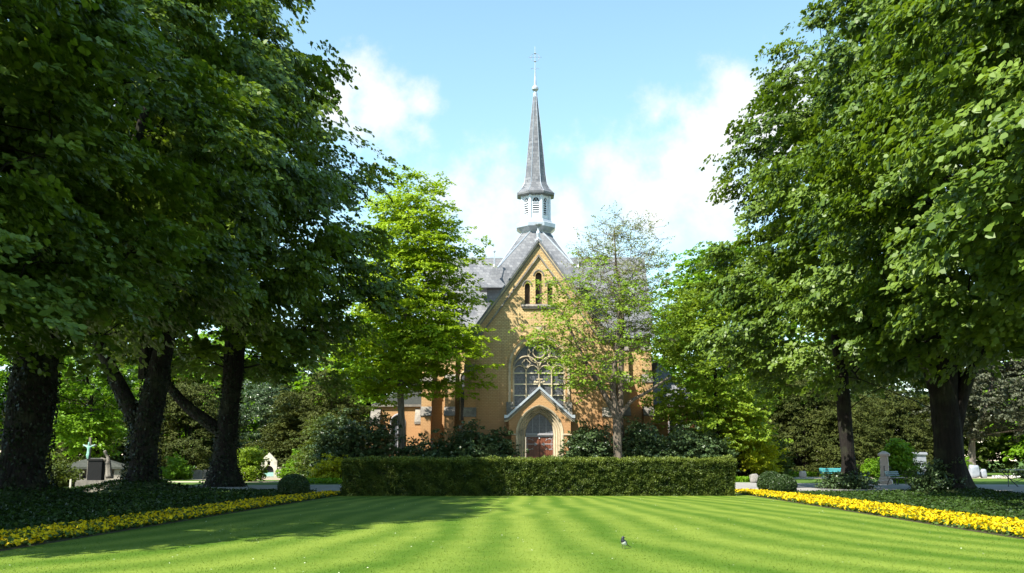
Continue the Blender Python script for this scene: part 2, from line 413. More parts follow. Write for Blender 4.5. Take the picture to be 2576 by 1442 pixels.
def tube_tree(nodes, par, r_tip=.02, r_max=.5, power=2.2, trunk_n=0, trunk_r=None, sides=6):
    n = len(nodes); w = np.zeros(n); child = [0]*n
    for i in range(1, n): child[par[i]] += 1
    for i in range(n-1, -1, -1):
        if child[i] == 0: w[i] = max(w[i], r_tip**power)
        if par[i] >= 0: w[par[i]] += w[i]
    # parents always precede children, so the loop above accumulates from the tips down
    r = np.minimum(w**(1/power), r_max)
    if trunk_r is not None:
        for i in range(trunk_n): r[i] = trunk_r[i]
    mb = MB()
    for i in range(1, n):
        p = par[i]
        ra = min(r[p], r[i]*1.5)
        mb.tube([nodes[p], nodes[i]], [ra, r[i]], 5 if r[i] > .05 else 4, False)
    return mb

def prof_r(prof, z):
    zs = [p[0] for p in prof]; rs = [p[1] for p in prof]
    return np.interp(z, zs, rs)
def bough_points(rng, n, prof, rmin=.45, rmax=.97, lump=.12, mind=0, seed=0, flat=None):
    """points through a crown whose radius follows prof (z, radius)"""
    zs = np.linspace(prof[0][0], prof[-1][0], 200); wgt = prof_r(prof, zs)**1.3 + .2; wgt /= wgt.sum()
    out = []; tries = 0
    ph = rng.uniform(0, 6.28, 6)
    while len(out) < n and tries < n*40:
        tries += 1
        z = rng.choice(zs, p=wgt) + rng.normal(0, .3); th = rng.uniform(0, 2*math.pi)
        lum = 1 + lump*(math.sin(3*th+ph[0]+z*.5) + math.sin(5*th+ph[1]-z*.9)*.7 + math.sin(z*1.3+ph[2]+th)*.6)
        r = prof_r(prof, z)*lum*math.sqrt(rng.uniform(rmin**2, rmax**2))
        p = np.array([r*math.cos(th), r*math.sin(th), z])
        if mind and out:
            if np.min(np.linalg.norm(np.array(out)-p, axis=1)) < mind: continue
        out.append(p)
    return np.array(out)

def trunk_mesh(paths, name='trunk', mat=None, sides=14, seed=0, flare=None):
    """several tapering limbs; each path is [(x,y,z,r),...]. Bark ridges and a root flare."""
    mb = MB(); rnd = random.Random(seed)
    for pi, path in enumerate(paths):
        pts = [Vector(p[:3]) for p in path]; rad = [p[3] for p in path]
        # smooth subdivision
        P = []; Q = []
        for i in range(len(pts)-1):
            for s in range(6):
                t = s/6
                p0 = pts[max(i-1, 0)]; p1 = pts[i]; p2 = pts[i+1]; p3 = pts[min(i+2, len(pts)-1)]
                P.append(.5*((2*p1) + (p2-p0)*t + (2*p0-5*p1+4*p2-p3)*t*t + (-p0+3*p1-3*p2+p3)*t**3))
                Q.append(rad[i]*(1-t)+rad[i+1]*t)
        P.append(pts[-1]); Q.append(rad[-1])
        rings = []
        for i, p in enumerate(P):
            t = (P[min(i+1, len(P)-1)]-P[max(i-1, 0)]).normalized()
            a = t.cross(Vector((0.02, 1, 0.01))).normalized(); b = t.cross(a)
            ring = []
            for k in range(sides):
                an = k*2*math.pi/sides; dv = a*math.cos(an)+b*math.sin(an)
                nz_ = noise.noise(Vector((dv.x*1.6+seed, dv.y*1.6, p.z*.35+pi*7)))*.22 + noise.noise(Vector((dv.x*4+seed, dv.y*4, p.z*1.1)))*.10
                fl = 1.0
                if flare and pi == 0 and p.z < 1.6: fl += flare*(1-max(p.z, 0)/1.6)**2*(1+.5*math.sin(an*5+seed))
                ring.append(p + dv*Q[i]*(1+nz_)*fl)
            rings.append(ring)
        mb.loft(rings)
    me = mb.mesh(name, mat or MT['bark']); me.shade_smooth()
    return me

# ------------------------------------------------------------------ the ground
rng = np.random.default_rng(7)
def sheet(name, poly, z, mat, z_under=None):
    mb = MB(); tri = tessellate_polygon([[Vector((x, y, 0)) for x, y in poly]])
    mb.add([(x, y, z) for x, y in poly], tri)
    me = bpy.data.meshes.new(name); me.from_pydata(mb.v, [], mb.f); me.materials.append(mat)
    bm = bmesh.new(); bm.from_mesh(me)
    for f in bm.faces:
        f.normal_update()
        if f.normal.z < 0: f.normal_flip()
    bm.to_mesh(me); bm.free()
    o = link(name, me); tag(o, kind='structure'); return o

def ground_mat(name, c1, c2, c3=None, s=1.5, rough=.9, fine=40):
    m, t, b = new_mat(name); o = objc(t)
    n = noise_t(t, s, 6, o, .7); n2 = noise_t(t, fine, 3, o, .6)
    c = mixc(t, rng_map(t, n, .35, .65), c1, c2)
    c = mixc(t, rng_map(t, n2, .4, .7, 0, .5), c, c3 or c2)
    L(t, c, b.inputs['Base Color']); b.inputs['Roughness'].default_value = rough; b.inputs['Specular IOR Level'].default_value = .15
    bump(t, b, n2, .5, .02)
    return m
g_far = ground_mat('rough_grass', (.06, .12, .014), (.09, .145, .025), (.04, .08, .01), .6)
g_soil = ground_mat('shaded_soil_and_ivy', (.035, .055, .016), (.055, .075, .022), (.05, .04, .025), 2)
g_bed = ground_mat('bed_soil', (.06, .05, .03), (.04, .05, .02), (.09, .075, .05), 3)
g_path = ground_mat('worn_asphalt', (.30, .285, .265), (.25, .24, .225), (.20, .19, .18), .7, .9, 60)
g_gravel = ground_mat('sandy_gravel', (.52, .45, .34), (.44, .38, .28), (.36, .3, .22), .8, .95, 50)
g_gravel2 = ground_mat('brown_gravel', (.36, .29, .22), (.30, .25, .18), (.22, .18, .13), .8, .95, 50)

def lawn_mat():
    m, t, b = new_mat('mown_lawn'); o = objc(t)
    s = N(t, 'ShaderNodeSeparateXYZ'); L(t, o, s.inputs[0])
    den = M(t, 'ADD', 1.8, M(t, 'MULTIPLY', s.outputs[1], -.02))
    wob = M(t, 'MULTIPLY', M(t, 'SUBTRACT', noise_t(t, .13, 2, o), .5), 1.8)
    near = M(t, 'MAXIMUM', M(t, 'SUBTRACT', 23.5, s.outputs[1]), 0)
    hook = M(t, 'MULTIPLY', M(t, 'MULTIPLY', near, near), M(t, 'MULTIPLY', s.outputs[0], .0045))
    u = M(t, 'DIVIDE', M(t, 'ADD', M(t, 'ADD', s.outputs[0], wob), M(t, 'MULTIPLY', hook, -1)), den)
    w = M(t, 'SINE', M(t, 'MULTIPLY', u, 2*math.pi/.92))
    w2 = M(t, 'SINE', M(t, 'ADD', M(t, 'MULTIPLY', u, 2*math.pi/2.7), 1.0))
    st = M(t, 'ADD', M(t, 'MULTIPLY', w, .28), M(t, 'MULTIPLY', w2, .13))
    patch = noise_t(t, .9, 6, o, .7)
    st = M(t, 'ADD', M(t, 'ADD', st, .42), M(t, 'MULTIPLY', M(t, 'SUBTRACT', patch, .5), 1.0), clamp=True)
    c = mixc(t, st, (.056, .115, .005), (.176, .232, .030))
    mp = N(t, 'ShaderNodeMapping'); mp.inputs['Scale'].default_value = (1, .55, 1); L(t, o, mp.inputs[0])
    fine = noise_t(t, 22, 4, mp.outputs[0], .75)
    c = mixc(t, rng_map(t, fine, .42, .72, 0, .30), c, (.045, .10, .006))
    fl = noise_t(t, 9, 3, mp.outputs[0], .8)
    c = mixc(t, rng_map(t, fl, .60, .72, 0, .25), c, (.20, .28, .07))
    dry = noise_t(t, .75, 5, mp.outputs[0], .75)
    c = mixc(t, rng_map(t, dry, .64, .76, 0, .45), c, (.21, .21, .055))
    L(t, c, b.inputs['Base Color']); b.inputs['Roughness'].default_value = .85; b.inputs['Specular IOR Level'].default_value = .15
    bump(t, b, fine, .35, .02)
    return m
def xl(y): return -8.95 + (y-20)*.058      # left edge of the lawn
XR = 10.35
sheet('ground', [(-400, -60), (400, -60), (400, 500), (-400, 500)], 0, g_far)
sheet('lawn', [(xl(-20), -20), (XR, -20), (XR, 49.4), (xl(49.4), 49.4)], .012, lawn_mat())
sheet('path', [(-40, 50.6), (-15, 50.2), (-9, 49.8), (9, 49.8), (14, 51.2), (22, 49), (23, 20), (40, 20), (40, 62), (30, 64), (22, 66), (14, 70), (6, 71), (-10, 64), (-20, 61.5), (-40, 61)], .008, g_path)
sheet('gravel_path', [(-40, 69), (-9, 70.5), (-9, 73), (-40, 72.5)], .008, g_gravel)
sheet('gravel_path', [(14.5, 72), (20, 80), (30, 83), (90, 80), (90, 88), (26, 90), (17, 84), (12, 76)], .008, g_gravel)
sheet('gravel_area', [(-30, 77), (-11, 77), (-10, 86), (-30, 86)], .008, g_gravel2)
sheet('garden_path', [(-34, 41.5), (-17.6, 42.0), (-17.2, 46.2), (-34, 46.4)], .012, g_gravel)

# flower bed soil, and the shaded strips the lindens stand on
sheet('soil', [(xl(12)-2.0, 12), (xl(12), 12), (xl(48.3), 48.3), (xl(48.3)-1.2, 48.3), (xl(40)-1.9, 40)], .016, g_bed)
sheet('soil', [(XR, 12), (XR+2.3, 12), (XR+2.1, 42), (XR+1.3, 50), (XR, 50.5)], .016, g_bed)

LIND_L = [(-17.6, 27), (-17.9, 38.0), (-17.7, 49.4), (-16.5, 59.6), (-18.2, 20)]
LIND_R = [(19.5, 26), (19.8, 36.5), (19.7, 46.8), (18.2, 56.2)]
def mound(x, y):
    z = 0
    for (tx, ty) in LIND_L[:4]:
        z = np.maximum(z, .55*np.exp(-((x-tx)**2+(y-ty)**2)/5.0))
    for (tx, ty) in LIND_R[:3]:
        z = np.maximum(z, .35*np.exp(-((x-tx)**2+(y-ty)**2)/2.2))
    return z
def strip_mesh(name, fx0, fx1, y0, y1):
    nx, ny = 26, 80; vs = []; fs = []
    for j in range(ny+1):
        y = y0 + (y1-y0)*j/ny
        for i in range(nx+1):
            x = fx0(y) + (fx1(y)-fx0(y))*i/nx
            e = min(i/nx, 1-i/nx, j/ny*3, (1-j/ny)*3)*8
            z = .02 + min(e, 1)*(.05*noise.noise(Vector((x*.7, y*.7, 0))) + .05 + float(mound(x, y)))
            vs.append((x, y, z))
    for j in range(ny):
        for i in range(nx):
            a = j*(nx+1)+i; fs.append((a, a+1, a+nx+2, a+nx+1))
    me = bpy.data.meshes.new(name); me.from_pydata(vs, [], fs); me.materials.append(g_soil); me.shade_smooth()
    return tag(link(name, me), kind='structure')
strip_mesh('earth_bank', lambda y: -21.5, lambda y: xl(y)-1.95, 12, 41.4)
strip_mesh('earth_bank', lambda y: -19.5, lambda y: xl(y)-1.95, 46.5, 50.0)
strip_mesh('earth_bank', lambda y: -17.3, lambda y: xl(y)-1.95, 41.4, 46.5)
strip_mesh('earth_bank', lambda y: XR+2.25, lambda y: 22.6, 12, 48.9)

def scatter(name, n, xf, yr, zf, hrange, size, mat, label, cat, tonef=None, up=.8, rnd=.6, aspect=.8, fold=.2, dz=.0, dupn=1, keep=None):
    y = rng.uniform(yr[0], yr[1], n); a, b_ = xf(y); x = a + (b_-a)*rng.uniform(0, 1, n)
    if keep is not None:
        k = keep(x, y); x, y = x[k], y[k]
    if dupn > 1: x = np.repeat(x, dupn)+rng.normal(0, size*.25, len(x)*dupn); y = np.repeat(y, dupn)+rng.normal(0, size*.25, len(y)*dupn)
    n = len(x)
    z = zf(x, y) + rng.uniform(hrange[0], hrange[1], n)
    P = np.stack([x, y, z], 1)
    t = rng.uniform(0, 2*math.pi, n); D = np.stack([np.cos(t), np.sin(t), rng.normal(dz, .3, n)], 1)
    Nn = np.array([0, 0, up]) + rng.normal(0, rnd, (n, 3))
    tone = tonef(x, y) if tonef else rng.uniform(0, 1, n)
    me = leaf_mesh(name, P, D, Nn, size*rng.uniform(.6, 1.3, n), tone, mat, aspect, fold)
    return tag(link(name, me), label, cat, kind='stuff')
nf = np.vectorize(lambda x, y: noise.noise(Vector((x, y, 3.1))))
def in_path(x, y): return ~((x < -17.3) & (y > 41.3) & (y < 46.6))
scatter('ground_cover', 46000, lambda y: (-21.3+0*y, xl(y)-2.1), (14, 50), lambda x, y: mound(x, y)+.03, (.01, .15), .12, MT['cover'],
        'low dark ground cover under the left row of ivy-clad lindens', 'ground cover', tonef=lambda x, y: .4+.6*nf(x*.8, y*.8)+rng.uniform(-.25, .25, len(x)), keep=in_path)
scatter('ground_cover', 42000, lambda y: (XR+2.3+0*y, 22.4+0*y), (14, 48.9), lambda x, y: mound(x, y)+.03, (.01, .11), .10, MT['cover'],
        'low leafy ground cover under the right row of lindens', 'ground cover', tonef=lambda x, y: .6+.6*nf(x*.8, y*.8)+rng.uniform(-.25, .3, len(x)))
# flower beds: leaves and yellow blossoms
def edge(x, y):
    return np.ones(len(x), bool)
def lb(y): return (xl(y)-np.where(y > 40, 1.9-(y-40)*.09, 1.9), xl(y)-.1)
def rb(y): return (XR+.1+0*y, XR+np.where(y > 42, 2.1-(y-42)*.1, 2.15))
for nm, f_, yr, lab in (('left', lb, (12, 48.0), 'low green pansy leaves of the shaded left flower bed'), ('right', rb, (12, 50.2), 'low green pansy leaves of the sunny right flower bed')):
    scatter('bed_foliage', 21000, f_, yr, lambda x, y: .02, (.01, .11), .09, MT['bedleaf'], lab, 'plants', up=.9, rnd=.5)
def clumpy(x, y):
    return nf(x*1.7, y*1.7)*.6 + nf(x*5, y*5)*.5 + rng.uniform(-.45, .55, len(x)) > -.12
scatter('pansies', 9500, lb, (12, 47.8), lambda x, y: .05, (.02, .09), .075, MT['petal'], 'band of yellow pansies in the shade along the left edge of the lawn', 'flowers', up=.6, rnd=.7, aspect=1.1, fold=.05, dupn=2, keep=clumpy)
scatter('pansies', 15500, rb, (12, 50.2), lambda x, y: .05, (.03, .10), .08, MT['petal'], 'band of bright yellow pansies along the right edge of the lawn', 'flowers', up=.6, rnd=.7, aspect=1.1, fold=.05, dupn=2, keep=clumpy)

# near grass blades
def stripes_t(x, y):
    near = np.maximum(23.5-y, 0); u = (x - near*near*x*.0045)/(1.8-.02*y)
    return .45+.3*np.sin(u*2*math.pi/.92)+.15*np.sin(u*2*math.pi/2.7+1)+rng.uniform(-.18, .18, len(x))
n = 70000
y = 13.2 + 17*rng.uniform(0, 1, n)**1.5; x = rng.uniform(-1, 1, n)*(y*.52+.5)
k = (x > xl(y)+.05) & (x < XR-.05); x, y = x[k], y[k]; n = len(x)
t = rng.uniform(0, 2*math.pi, n)
P = np.stack([x, y, np.full(n, .008)], 1); D = np.stack([np.cos(t)*.8, np.sin(t)*.8, np.ones(n)], 1)
Nn = np.stack([-np.sin(t), np.cos(t), np.zeros(n)], 1)*.3+rng.normal(0, 1, (n, 3))
tag(link('grass', leaf_mesh('grass', P, D, Nn, rng.uniform(.014, .034, n), stripes_t(x, y), MT['grass'], .28, .1)), 'short mown grass of the striped lawn nearest the viewer', 'grass', kind='stuff')
# small daisies and pale clippings on the lawn
n = 500; y = 14+31*rng.uniform(0, 1, n); x = rng.uniform(-8, 10, n); t = rng.uniform(0, 6.28, n)
tag(link('daisies', leaf_mesh('daisies', np.stack([x, y, np.full(n, .05)], 1), np.stack([np.cos(t), np.sin(t), 0*t], 1), np.array([0, 0, 1.])+rng.normal(0, .3, (n, 3)), rng.uniform(.015, .03, n), rng.uniform(0, 1, n), simple('daisy_petals', (.75, .78, .6)), 1.0, 0)), 'tiny pale daisies scattered over the lawn', 'daisies', kind='stuff')

# ------------------------------------------------------------------ lindens
LP = [(5.6, 4.6), (7, 6.6), (9.5, 7.7), (13, 7.8), (17, 6.9), (21, 5.5), (24.5, 3.9), (27.5, 2.0), (29.5, .5)]
def linden_variant(seed):
    r = np.random.default_rng(seed)
    C = bough_points(r, 165, LP, .52, 1.0, .11, 1.3)
    tp = [(0, 0, z) for z in (3.5, 6, 9, 12, 15, 18, 21, 24, 27)]
    nodes, par, ends = skeleton(r, tp, C, .12, .35)
    w = tube_tree(nodes, par, .022, .3, 2.3, len(tp), [.3, .3, .28, .26, .22, .18, .14, .1, .05])
    P, D, Nn, sz, tone, p0 = sprays(r, C, np.zeros(2), 21, 34, (.62, .62, .38), 1.25, .5, .6, .215, up=.7, outn=.95, rnd=.30, ang=.7, hang=.6)
    crown = leaf_mesh('crown', P, D, Nn, sz, tone, MT['linden'], .95, .12, heart=True)
    return crown, w.mesh('limbs', MT['bark'])
LV = [linden_variant(s) for s in (11, 12, 13)]
def linden(x, y, var, rz, paths, label, group, scale=1, ivy=0, seed=0, sz=1, sw=1, dz=0):
    root = thing('linden_tree', label, 'tree', (x, y, 0), 0, group)
    link('trunk', trunk_mesh(paths, seed=seed, flare=.35), root)
    c = link('crown', LV[var][0], root, (0, 0, 0), rz); b = link('limbs', LV[var][1], root, (0, 0, 0), rz)
    for o in (c, b): o.scale = (sw, sw, sz); o.location.z = dz
    if ivy:
        r = np.random.default_rng(seed+50); Ps = []; Ns = []
        for path in paths:
            for i in range(len(path)-1):
                a, b_ = np.array(path[i]), np.array(path[i+1])
                if a[2] > ivy: continue
                ln = np.linalg.norm((b_-a)[:3]); k = int(ln*a[3]*520)
                f = r.uniform(0, 1, k); th = r.uniform(0, 6.28, k)
                c_ = a[None, :3]*(1-f)[:, None]+b_[None, :3]*f[:, None]; rr = (a[3]*(1-f)+b_[3]*f)*r.uniform(1.05, 1.28, k)
                if i == 0: rr *= 1+.35*np.maximum(0, 1-c_[:, 2]/1.4)**2
                dn = np.stack([np.cos(th), np.sin(th), 0*th], 1)
                Ps.append(c_+dn*rr[:, None]); Ns.append(dn+r.normal(0, .4, (k, 3)))
        P = np.concatenate(Ps); Nn = np.concatenate(Ns); kk = P[:, 2] < ivy+r.normal(0, .8, len(P)); P, Nn = P[kk], Nn[kk]
        D = np.array([0, 0, -1.])+r.normal(0, .6, P.shape)
        link('ivy', leaf_mesh('ivy', P, D, Nn, r.uniform(.08, .16, len(P)), r.uniform(0, 1, len(P))**1.5, MT['ivy'], .9, .1), root)
    return root
GL = 'lindens in a row on the left of the lawn'; GR = 'lindens in a row on the right of the lawn'
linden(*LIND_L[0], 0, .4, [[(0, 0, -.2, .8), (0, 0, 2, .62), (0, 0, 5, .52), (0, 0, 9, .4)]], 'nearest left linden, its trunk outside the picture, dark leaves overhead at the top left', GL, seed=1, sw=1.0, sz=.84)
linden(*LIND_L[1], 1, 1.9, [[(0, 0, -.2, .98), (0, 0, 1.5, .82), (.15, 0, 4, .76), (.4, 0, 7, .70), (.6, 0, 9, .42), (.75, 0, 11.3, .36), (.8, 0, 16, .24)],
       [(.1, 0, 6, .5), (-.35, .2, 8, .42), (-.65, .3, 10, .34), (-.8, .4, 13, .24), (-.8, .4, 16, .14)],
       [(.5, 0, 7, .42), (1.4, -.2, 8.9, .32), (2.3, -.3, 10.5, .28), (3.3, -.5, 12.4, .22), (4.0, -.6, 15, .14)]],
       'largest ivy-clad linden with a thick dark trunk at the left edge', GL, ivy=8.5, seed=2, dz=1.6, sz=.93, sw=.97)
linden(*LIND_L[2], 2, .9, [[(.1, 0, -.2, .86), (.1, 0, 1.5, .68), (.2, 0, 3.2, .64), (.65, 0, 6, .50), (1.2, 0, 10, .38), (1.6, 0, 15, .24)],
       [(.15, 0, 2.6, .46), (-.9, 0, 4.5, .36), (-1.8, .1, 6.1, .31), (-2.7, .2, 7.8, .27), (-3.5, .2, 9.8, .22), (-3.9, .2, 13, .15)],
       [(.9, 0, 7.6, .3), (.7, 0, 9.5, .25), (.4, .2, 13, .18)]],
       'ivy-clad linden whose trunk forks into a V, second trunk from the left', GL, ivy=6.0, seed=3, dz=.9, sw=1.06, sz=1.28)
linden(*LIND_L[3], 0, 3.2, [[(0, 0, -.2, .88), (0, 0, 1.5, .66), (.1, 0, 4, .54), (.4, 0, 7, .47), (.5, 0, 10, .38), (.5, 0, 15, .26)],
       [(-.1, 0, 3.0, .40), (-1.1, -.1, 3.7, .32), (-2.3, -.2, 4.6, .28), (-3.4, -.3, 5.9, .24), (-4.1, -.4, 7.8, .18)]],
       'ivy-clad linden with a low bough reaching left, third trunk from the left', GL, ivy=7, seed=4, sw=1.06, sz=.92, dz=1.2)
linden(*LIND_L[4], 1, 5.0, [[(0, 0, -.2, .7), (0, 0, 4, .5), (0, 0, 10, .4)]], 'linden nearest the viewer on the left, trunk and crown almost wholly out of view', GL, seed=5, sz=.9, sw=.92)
linden(*LIND_R[0], 1, 2.6, [[(0, 0, -.2, .8), (0, 0, 5, .5), (0, 0, 9, .4)]], 'nearest right linden, only overhanging leaves in the top right corner', GR, seed=6)
linden(*LIND_R[1], 2, 4.4, [[(0, 0, -.2, .85), (0, 0, 2, .65), (-.2, 0, 5, .55), (-.6, 0, 9, .45)], [(0, 0, 4.5, .4), (-1.2, -.5, 8, .3), (-2.6, -1, 12, .2)]], 'linden at the right edge with its trunk outside the picture', GR, seed=7, sw=.92)
linden(*LIND_R[2], 0, 5.5, [[(0, 0, -.2, .86), (0, 0, 1.5, .64), (0, 0, 4.2, .60), (.1, 0, 6.5, .42), (.2, .3, 10, .34)],
       [(-.15, 0, 3.9, .36), (-.65, 0, 5.6, .28), (-1.1, -.1, 7.3, .24), (-1.6, -.2, 10, .16)],
       [(.25, 0, 2.8, .34), (.8, 0, 4.4, .30), (1.4, 0, 5.8, .25), (2.2, -.2, 7.2, .2), (3.3, -.3, 9.5, .14)],
       [(.35, .5, -.2, .55), (.5, .55, 1.5, .42), (.65, .6, 3.5, .38), (.85, .6, 6, .3), (.9, .8, 10, .22)]],
       'thick dark linden trunk forking into three limbs, right of the benches', GR, seed=8, sw=.92, sz=1.02)
linden(*LIND_R[3], 1, .3, [[(0, 0, -.2, .56), (0, 0, 1.5, .40), (-.1, 0, 5, .36), (-.25, 0, 9, .3), (-.2, 0, 14, .22)]],
       'slender straight-trunked linden, left of the benches, with sunlit leaves', GR, seed=9, sz=.88, sw=.88, dz=1.0)
# suckers at the foot of two trunks
def bush(name, label, cat, loc, rx, ry, h, mat, nb, ns, m, size, seed, group=None, length=.5, width=.2, flatb=0, up=.7, rnd=.5, hang=.2, cone=0, core=.8, zmin=.05, aspect=.8, lift=.3):
    """a shrub: leafy sprays over a twiggy dome (or cone)"""
    r = np.random.default_rng(seed)
    root = thing(name, label, cat, loc, 0, group)
    u = r.uniform(0, 1, nb); th = r.uniform(0, 6.28, nb); ph = np.arcsin(r.uniform(zmin, 1, nb))
    rr = r.uniform(.62, 1.0, nb)
    lum = 1+.13*np.sin(3*th+seed)+.1*np.sin(5*th+ph*4+seed*2)
    if cone:
        zz = u**1.4; C = np.stack([rx*np.cos(th)*(1-zz)**cone*lum*rr, ry*np.sin(th)*(1-zz)**cone*lum*rr, h*zz*.97+.1], 1)
    else:
        C = np.stack([rx*np.cos(ph)*np.cos(th)*rr*lum, ry*np.cos(ph)*np.sin(th)*rr*lum, h*np.sin(ph)*rr*(1+.12*np.sin(2*th+seed))], 1)
    C -= np.array([0, 0, 0]); C[:, 2] = np.maximum(C[:, 2], .08)
    sp = length*.55
    P, D, Nn, sz, tone, p0 = sprays(r, C, np.zeros(2), ns, m, (sp, sp, sp*.7), length, width, .3, size, up=up, outn=.6, rnd=rnd, ang=.7, hang=hang, lift=lift)
    k = P[:, 2] > .02; P, D, Nn, sz, tone = P[k], D[k], Nn[k], sz[k], tone[k]
    link('foliage', leaf_mesh('foliage', P, D, Nn, sz, tone, mat, aspect, .12), root)
    mb = MB(); kk = min(nb, 26)
    for i in range(kk):
        c = C[i]; s = (c[0]*.12, c[1]*.12, -.05)
        mb.tube([s, (c[0]*.5, c[1]*.5, c[2]*.55), tuple(c)], [.035*h**.5, .022*h**.5, .01], 5, False)
    mb.build('stems', MT['bark'], root)
    return root
bush('linden_suckers', 'dark tuft of shoots at the foot of the slender right linden', 'shoots', (17.9, 55.5, 0), .85, .7, .72, MT['dark_leaf'], 40, 8, 22, .12, 31)
bush('linden_suckers', 'dark shoots on the left foot of the thick forked right linden', 'shoots', (18.65, 46.3, 0), .42, .5, 1.35, MT['dark_leaf'], 34, 8, 22, .11, 32)

# ------------------------------------------------------------------ the church
CX, CY = 2.03, 77.0
ch = thing('church', 'yellow brick chapel with grey slate roofs and a slender spire behind the hedge', 'church', (CX, CY, 0))
def arch_pts(a, zs, h, n=14):
    """pointed arch from (-a,zs) over the apex to (a,zs)"""
    Rr = (a*a+h*h)/(2*a); e = math.atan2(h, Rr-a) if Rr > a else math.pi/2
    if Rr <= a: Rr = a; e = math.pi/2
    left = [(-(a-Rr)-Rr*math.cos(e*i/n), zs+Rr*math.sin(e*i/n)) for i in range(n+1)]
    return left + [(-x, z) for x, z in left[-2::-1]]
def arch_loop(a, z0, zs, h, n=14): return [(-a, z0)] + arch_pts(a, zs, h, n) + [(a, z0)]
def shift(pts, dx, dz=0): return [(x+dx, z+dz) for x, z in pts]
HW = 4.72
# front gable wall with the window, the three lancets and the portal opening
outer = [(-HW, -.3), (HW, -.3), (HW, 11.35), (0, 17.95), (-HW, 11.35)]
win = arch_loop(1.98, 5.35, 8.36, 2.15)
lancets = [(-.86, 13.15, 14.55, .2), (0, 13.15, 15.35, .24), (.86, 13.15, 14.55, .2)]
holes = [win, arch_loop(1.05, -.2, 3.3, 1.4)] + [shift(arch_loop(a, z0, zs, .26, 5), x) for x, z0, zs, a in lancets]
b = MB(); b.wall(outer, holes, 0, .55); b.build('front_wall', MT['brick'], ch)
for xa in (-HW, HW-.5):
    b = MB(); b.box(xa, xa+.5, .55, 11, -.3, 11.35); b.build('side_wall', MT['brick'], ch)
# raised sloping bands of the gable
SL = (17.95-11.35)/HW
def raker(off, w, y0, y1, name, mat, xlim=HW, parent=ch):
    nx, nz = SL/math.hypot(1, SL), 1/math.hypot(1, SL)
    b = MB(); t0 = 17.95-off/nz; t1 = 17.95-(off+w)/nz
    b.prism([(0, t0), (xlim, t0-SL*xlim), (xlim, t1-SL*xlim), (0, t1), (-xlim, t1-SL*xlim), (-xlim, t0-SL*xlim)], y0, y1)
    return b.build(name, mat, parent)
raker(-.16, .14, -.32, .75, 'gable_coping', MT['slate'], HW+.3)
raker(-.02, .10, -.24, 0, 'gable_coping', MT['stone'], HW+.22)
raker(.08, .09, -.12, 0, 'gable_moulding', MT['dark_stone'], HW)
raker(.17, .38, -.09, 0, 'gable_band', MT['brick'], HW)
raker(.55, .11, -.15, 0, 'gable_moulding', MT['dark_stone'], HW-.05)
for s in (-1, 1):
    b = MB(); b.box(s*HW-.36, s*HW+.36, -.3, .6, 11.0, 11.35); b.prism([(s*HW-.3, 10.55), (s*HW+.3, 10.55), (s*HW+.36, 11.0), (s*HW-.36, 11.0)], -.25, .5)
    b.build('kneeler', MT['dark_stone'], ch)
b = MB(); b.lathe([(.24, 17.95), (.28, 18.15), (.13, 18.35), (.16, 18.75), (.07, 18.95), (.09, 19.15), (.30, 19.35), (.32, 19.42), (.1, 19.5)], 8, (0, .25)); b.build('finial', MT['lead'], ch)
# lancet windows
for x, z0, zs, a in lancets:
    g = MB(); g.wall(shift(arch_loop(a+.02, z0-.02, zs, .28, 5), x), [], .32, .36); w = g.build('lancet_window', simple('recess_shade_tone', (.10, .065, .04), (.03, .022, .018), 3, .9), ch)  # panel colour carries the shade inside the lancet recess
    fr = MB(); fr.strip(shift(arch_pts(a+.14, zs, .42, 6), x), .12, -.05, .05); fr.build('hood', MT['dark_stone'], w)
b = MB(); b.prism_x([(-.2, 12.95), (.3, 12.95), (.3, 13.15), (0, 13.15)], -1.35, 1.35); b.prism_x([(-.14, 12.8), (0, 12.8), (0, 12.95), (-.14, 12.95)], -1.25, 1.25); b.build('lancet_sill', MT['dark_stone'], ch)
b = MB(); b.box(-.2, .2, -.08, .1, 11.1, 11.45); b.build('carved_keystone', MT['stone'], ch)
# great window: reveals, glass, tracery
fr = MB()
profs = [(2.30, -.10), (2.24, -.02), (2.13, .0), (2.13, .10), (2.04, .12), (2.04, .22), (1.94, .24), (1.94, .34), (1.85, .36), (1.85, .5)]
rings = []
for a, y in profs:
    rings.append([(x, y, z) for x, z in arch_loop(a, 5.35, 8.36, 2.02*a/1.86, 18)])
fr.loft(rings, False, False)
wf = fr.build('window_frame', MT['stone'], ch)
g = MB(); g.wall(arch_loop(1.97, 5.3, 8.36, 2.12, 18), [], .42, .46); g.build('window_glass', MT['glass'], ch)
tr = MB()
def circ(cx, cz, r, n=28, a0=0, a1=2*math.pi): return [(cx+r*math.cos(a0+(a1-a0)*i/n), cz+r*math.sin(a0+(a1-a0)*i/n)) for i in range(n+(0 if a1-a0 > 6.2 else 1))]
for x in (-.965, 0, .965): tr.strip([(x, 5.4), (x, 8.2 if x else 8.45)], .10, .22, .40)
for i in range(4):
    c = -1.447+.965*i; tr.strip([(c-.47, 7.95)]+shift(arch_pts(.47, 8.0, .5, 8), c)+[(c+.47, 7.95)], .07, .24, .40)
for c in (-.965, .965):
    tr.strip(shift(arch_pts(.95, 8.2, 1.0, 12), c), .095, .22, .40)
    for k in range(4):
        an = k*math.pi/2; cc = (c+.15*math.cos(an), 8.66+.15*math.sin(an))
        tr.strip(circ(cc[0], cc[1], .155, 10, an-1.75, an+1.75), .07, .25, .40)
tr.strip(circ(0, 9.52, .45), .09, .2, .40, True)
for k in range(6):
    an = math.pi/2+k*math.pi/3; tr.strip(circ(.50*math.cos(an), 9.52+.50*math.sin(an), .32, 10, an-1.55, an+1.55), .075, .24, .40)
tr.strip(circ(0, 9.52, .86), .06, .27, .40, True)
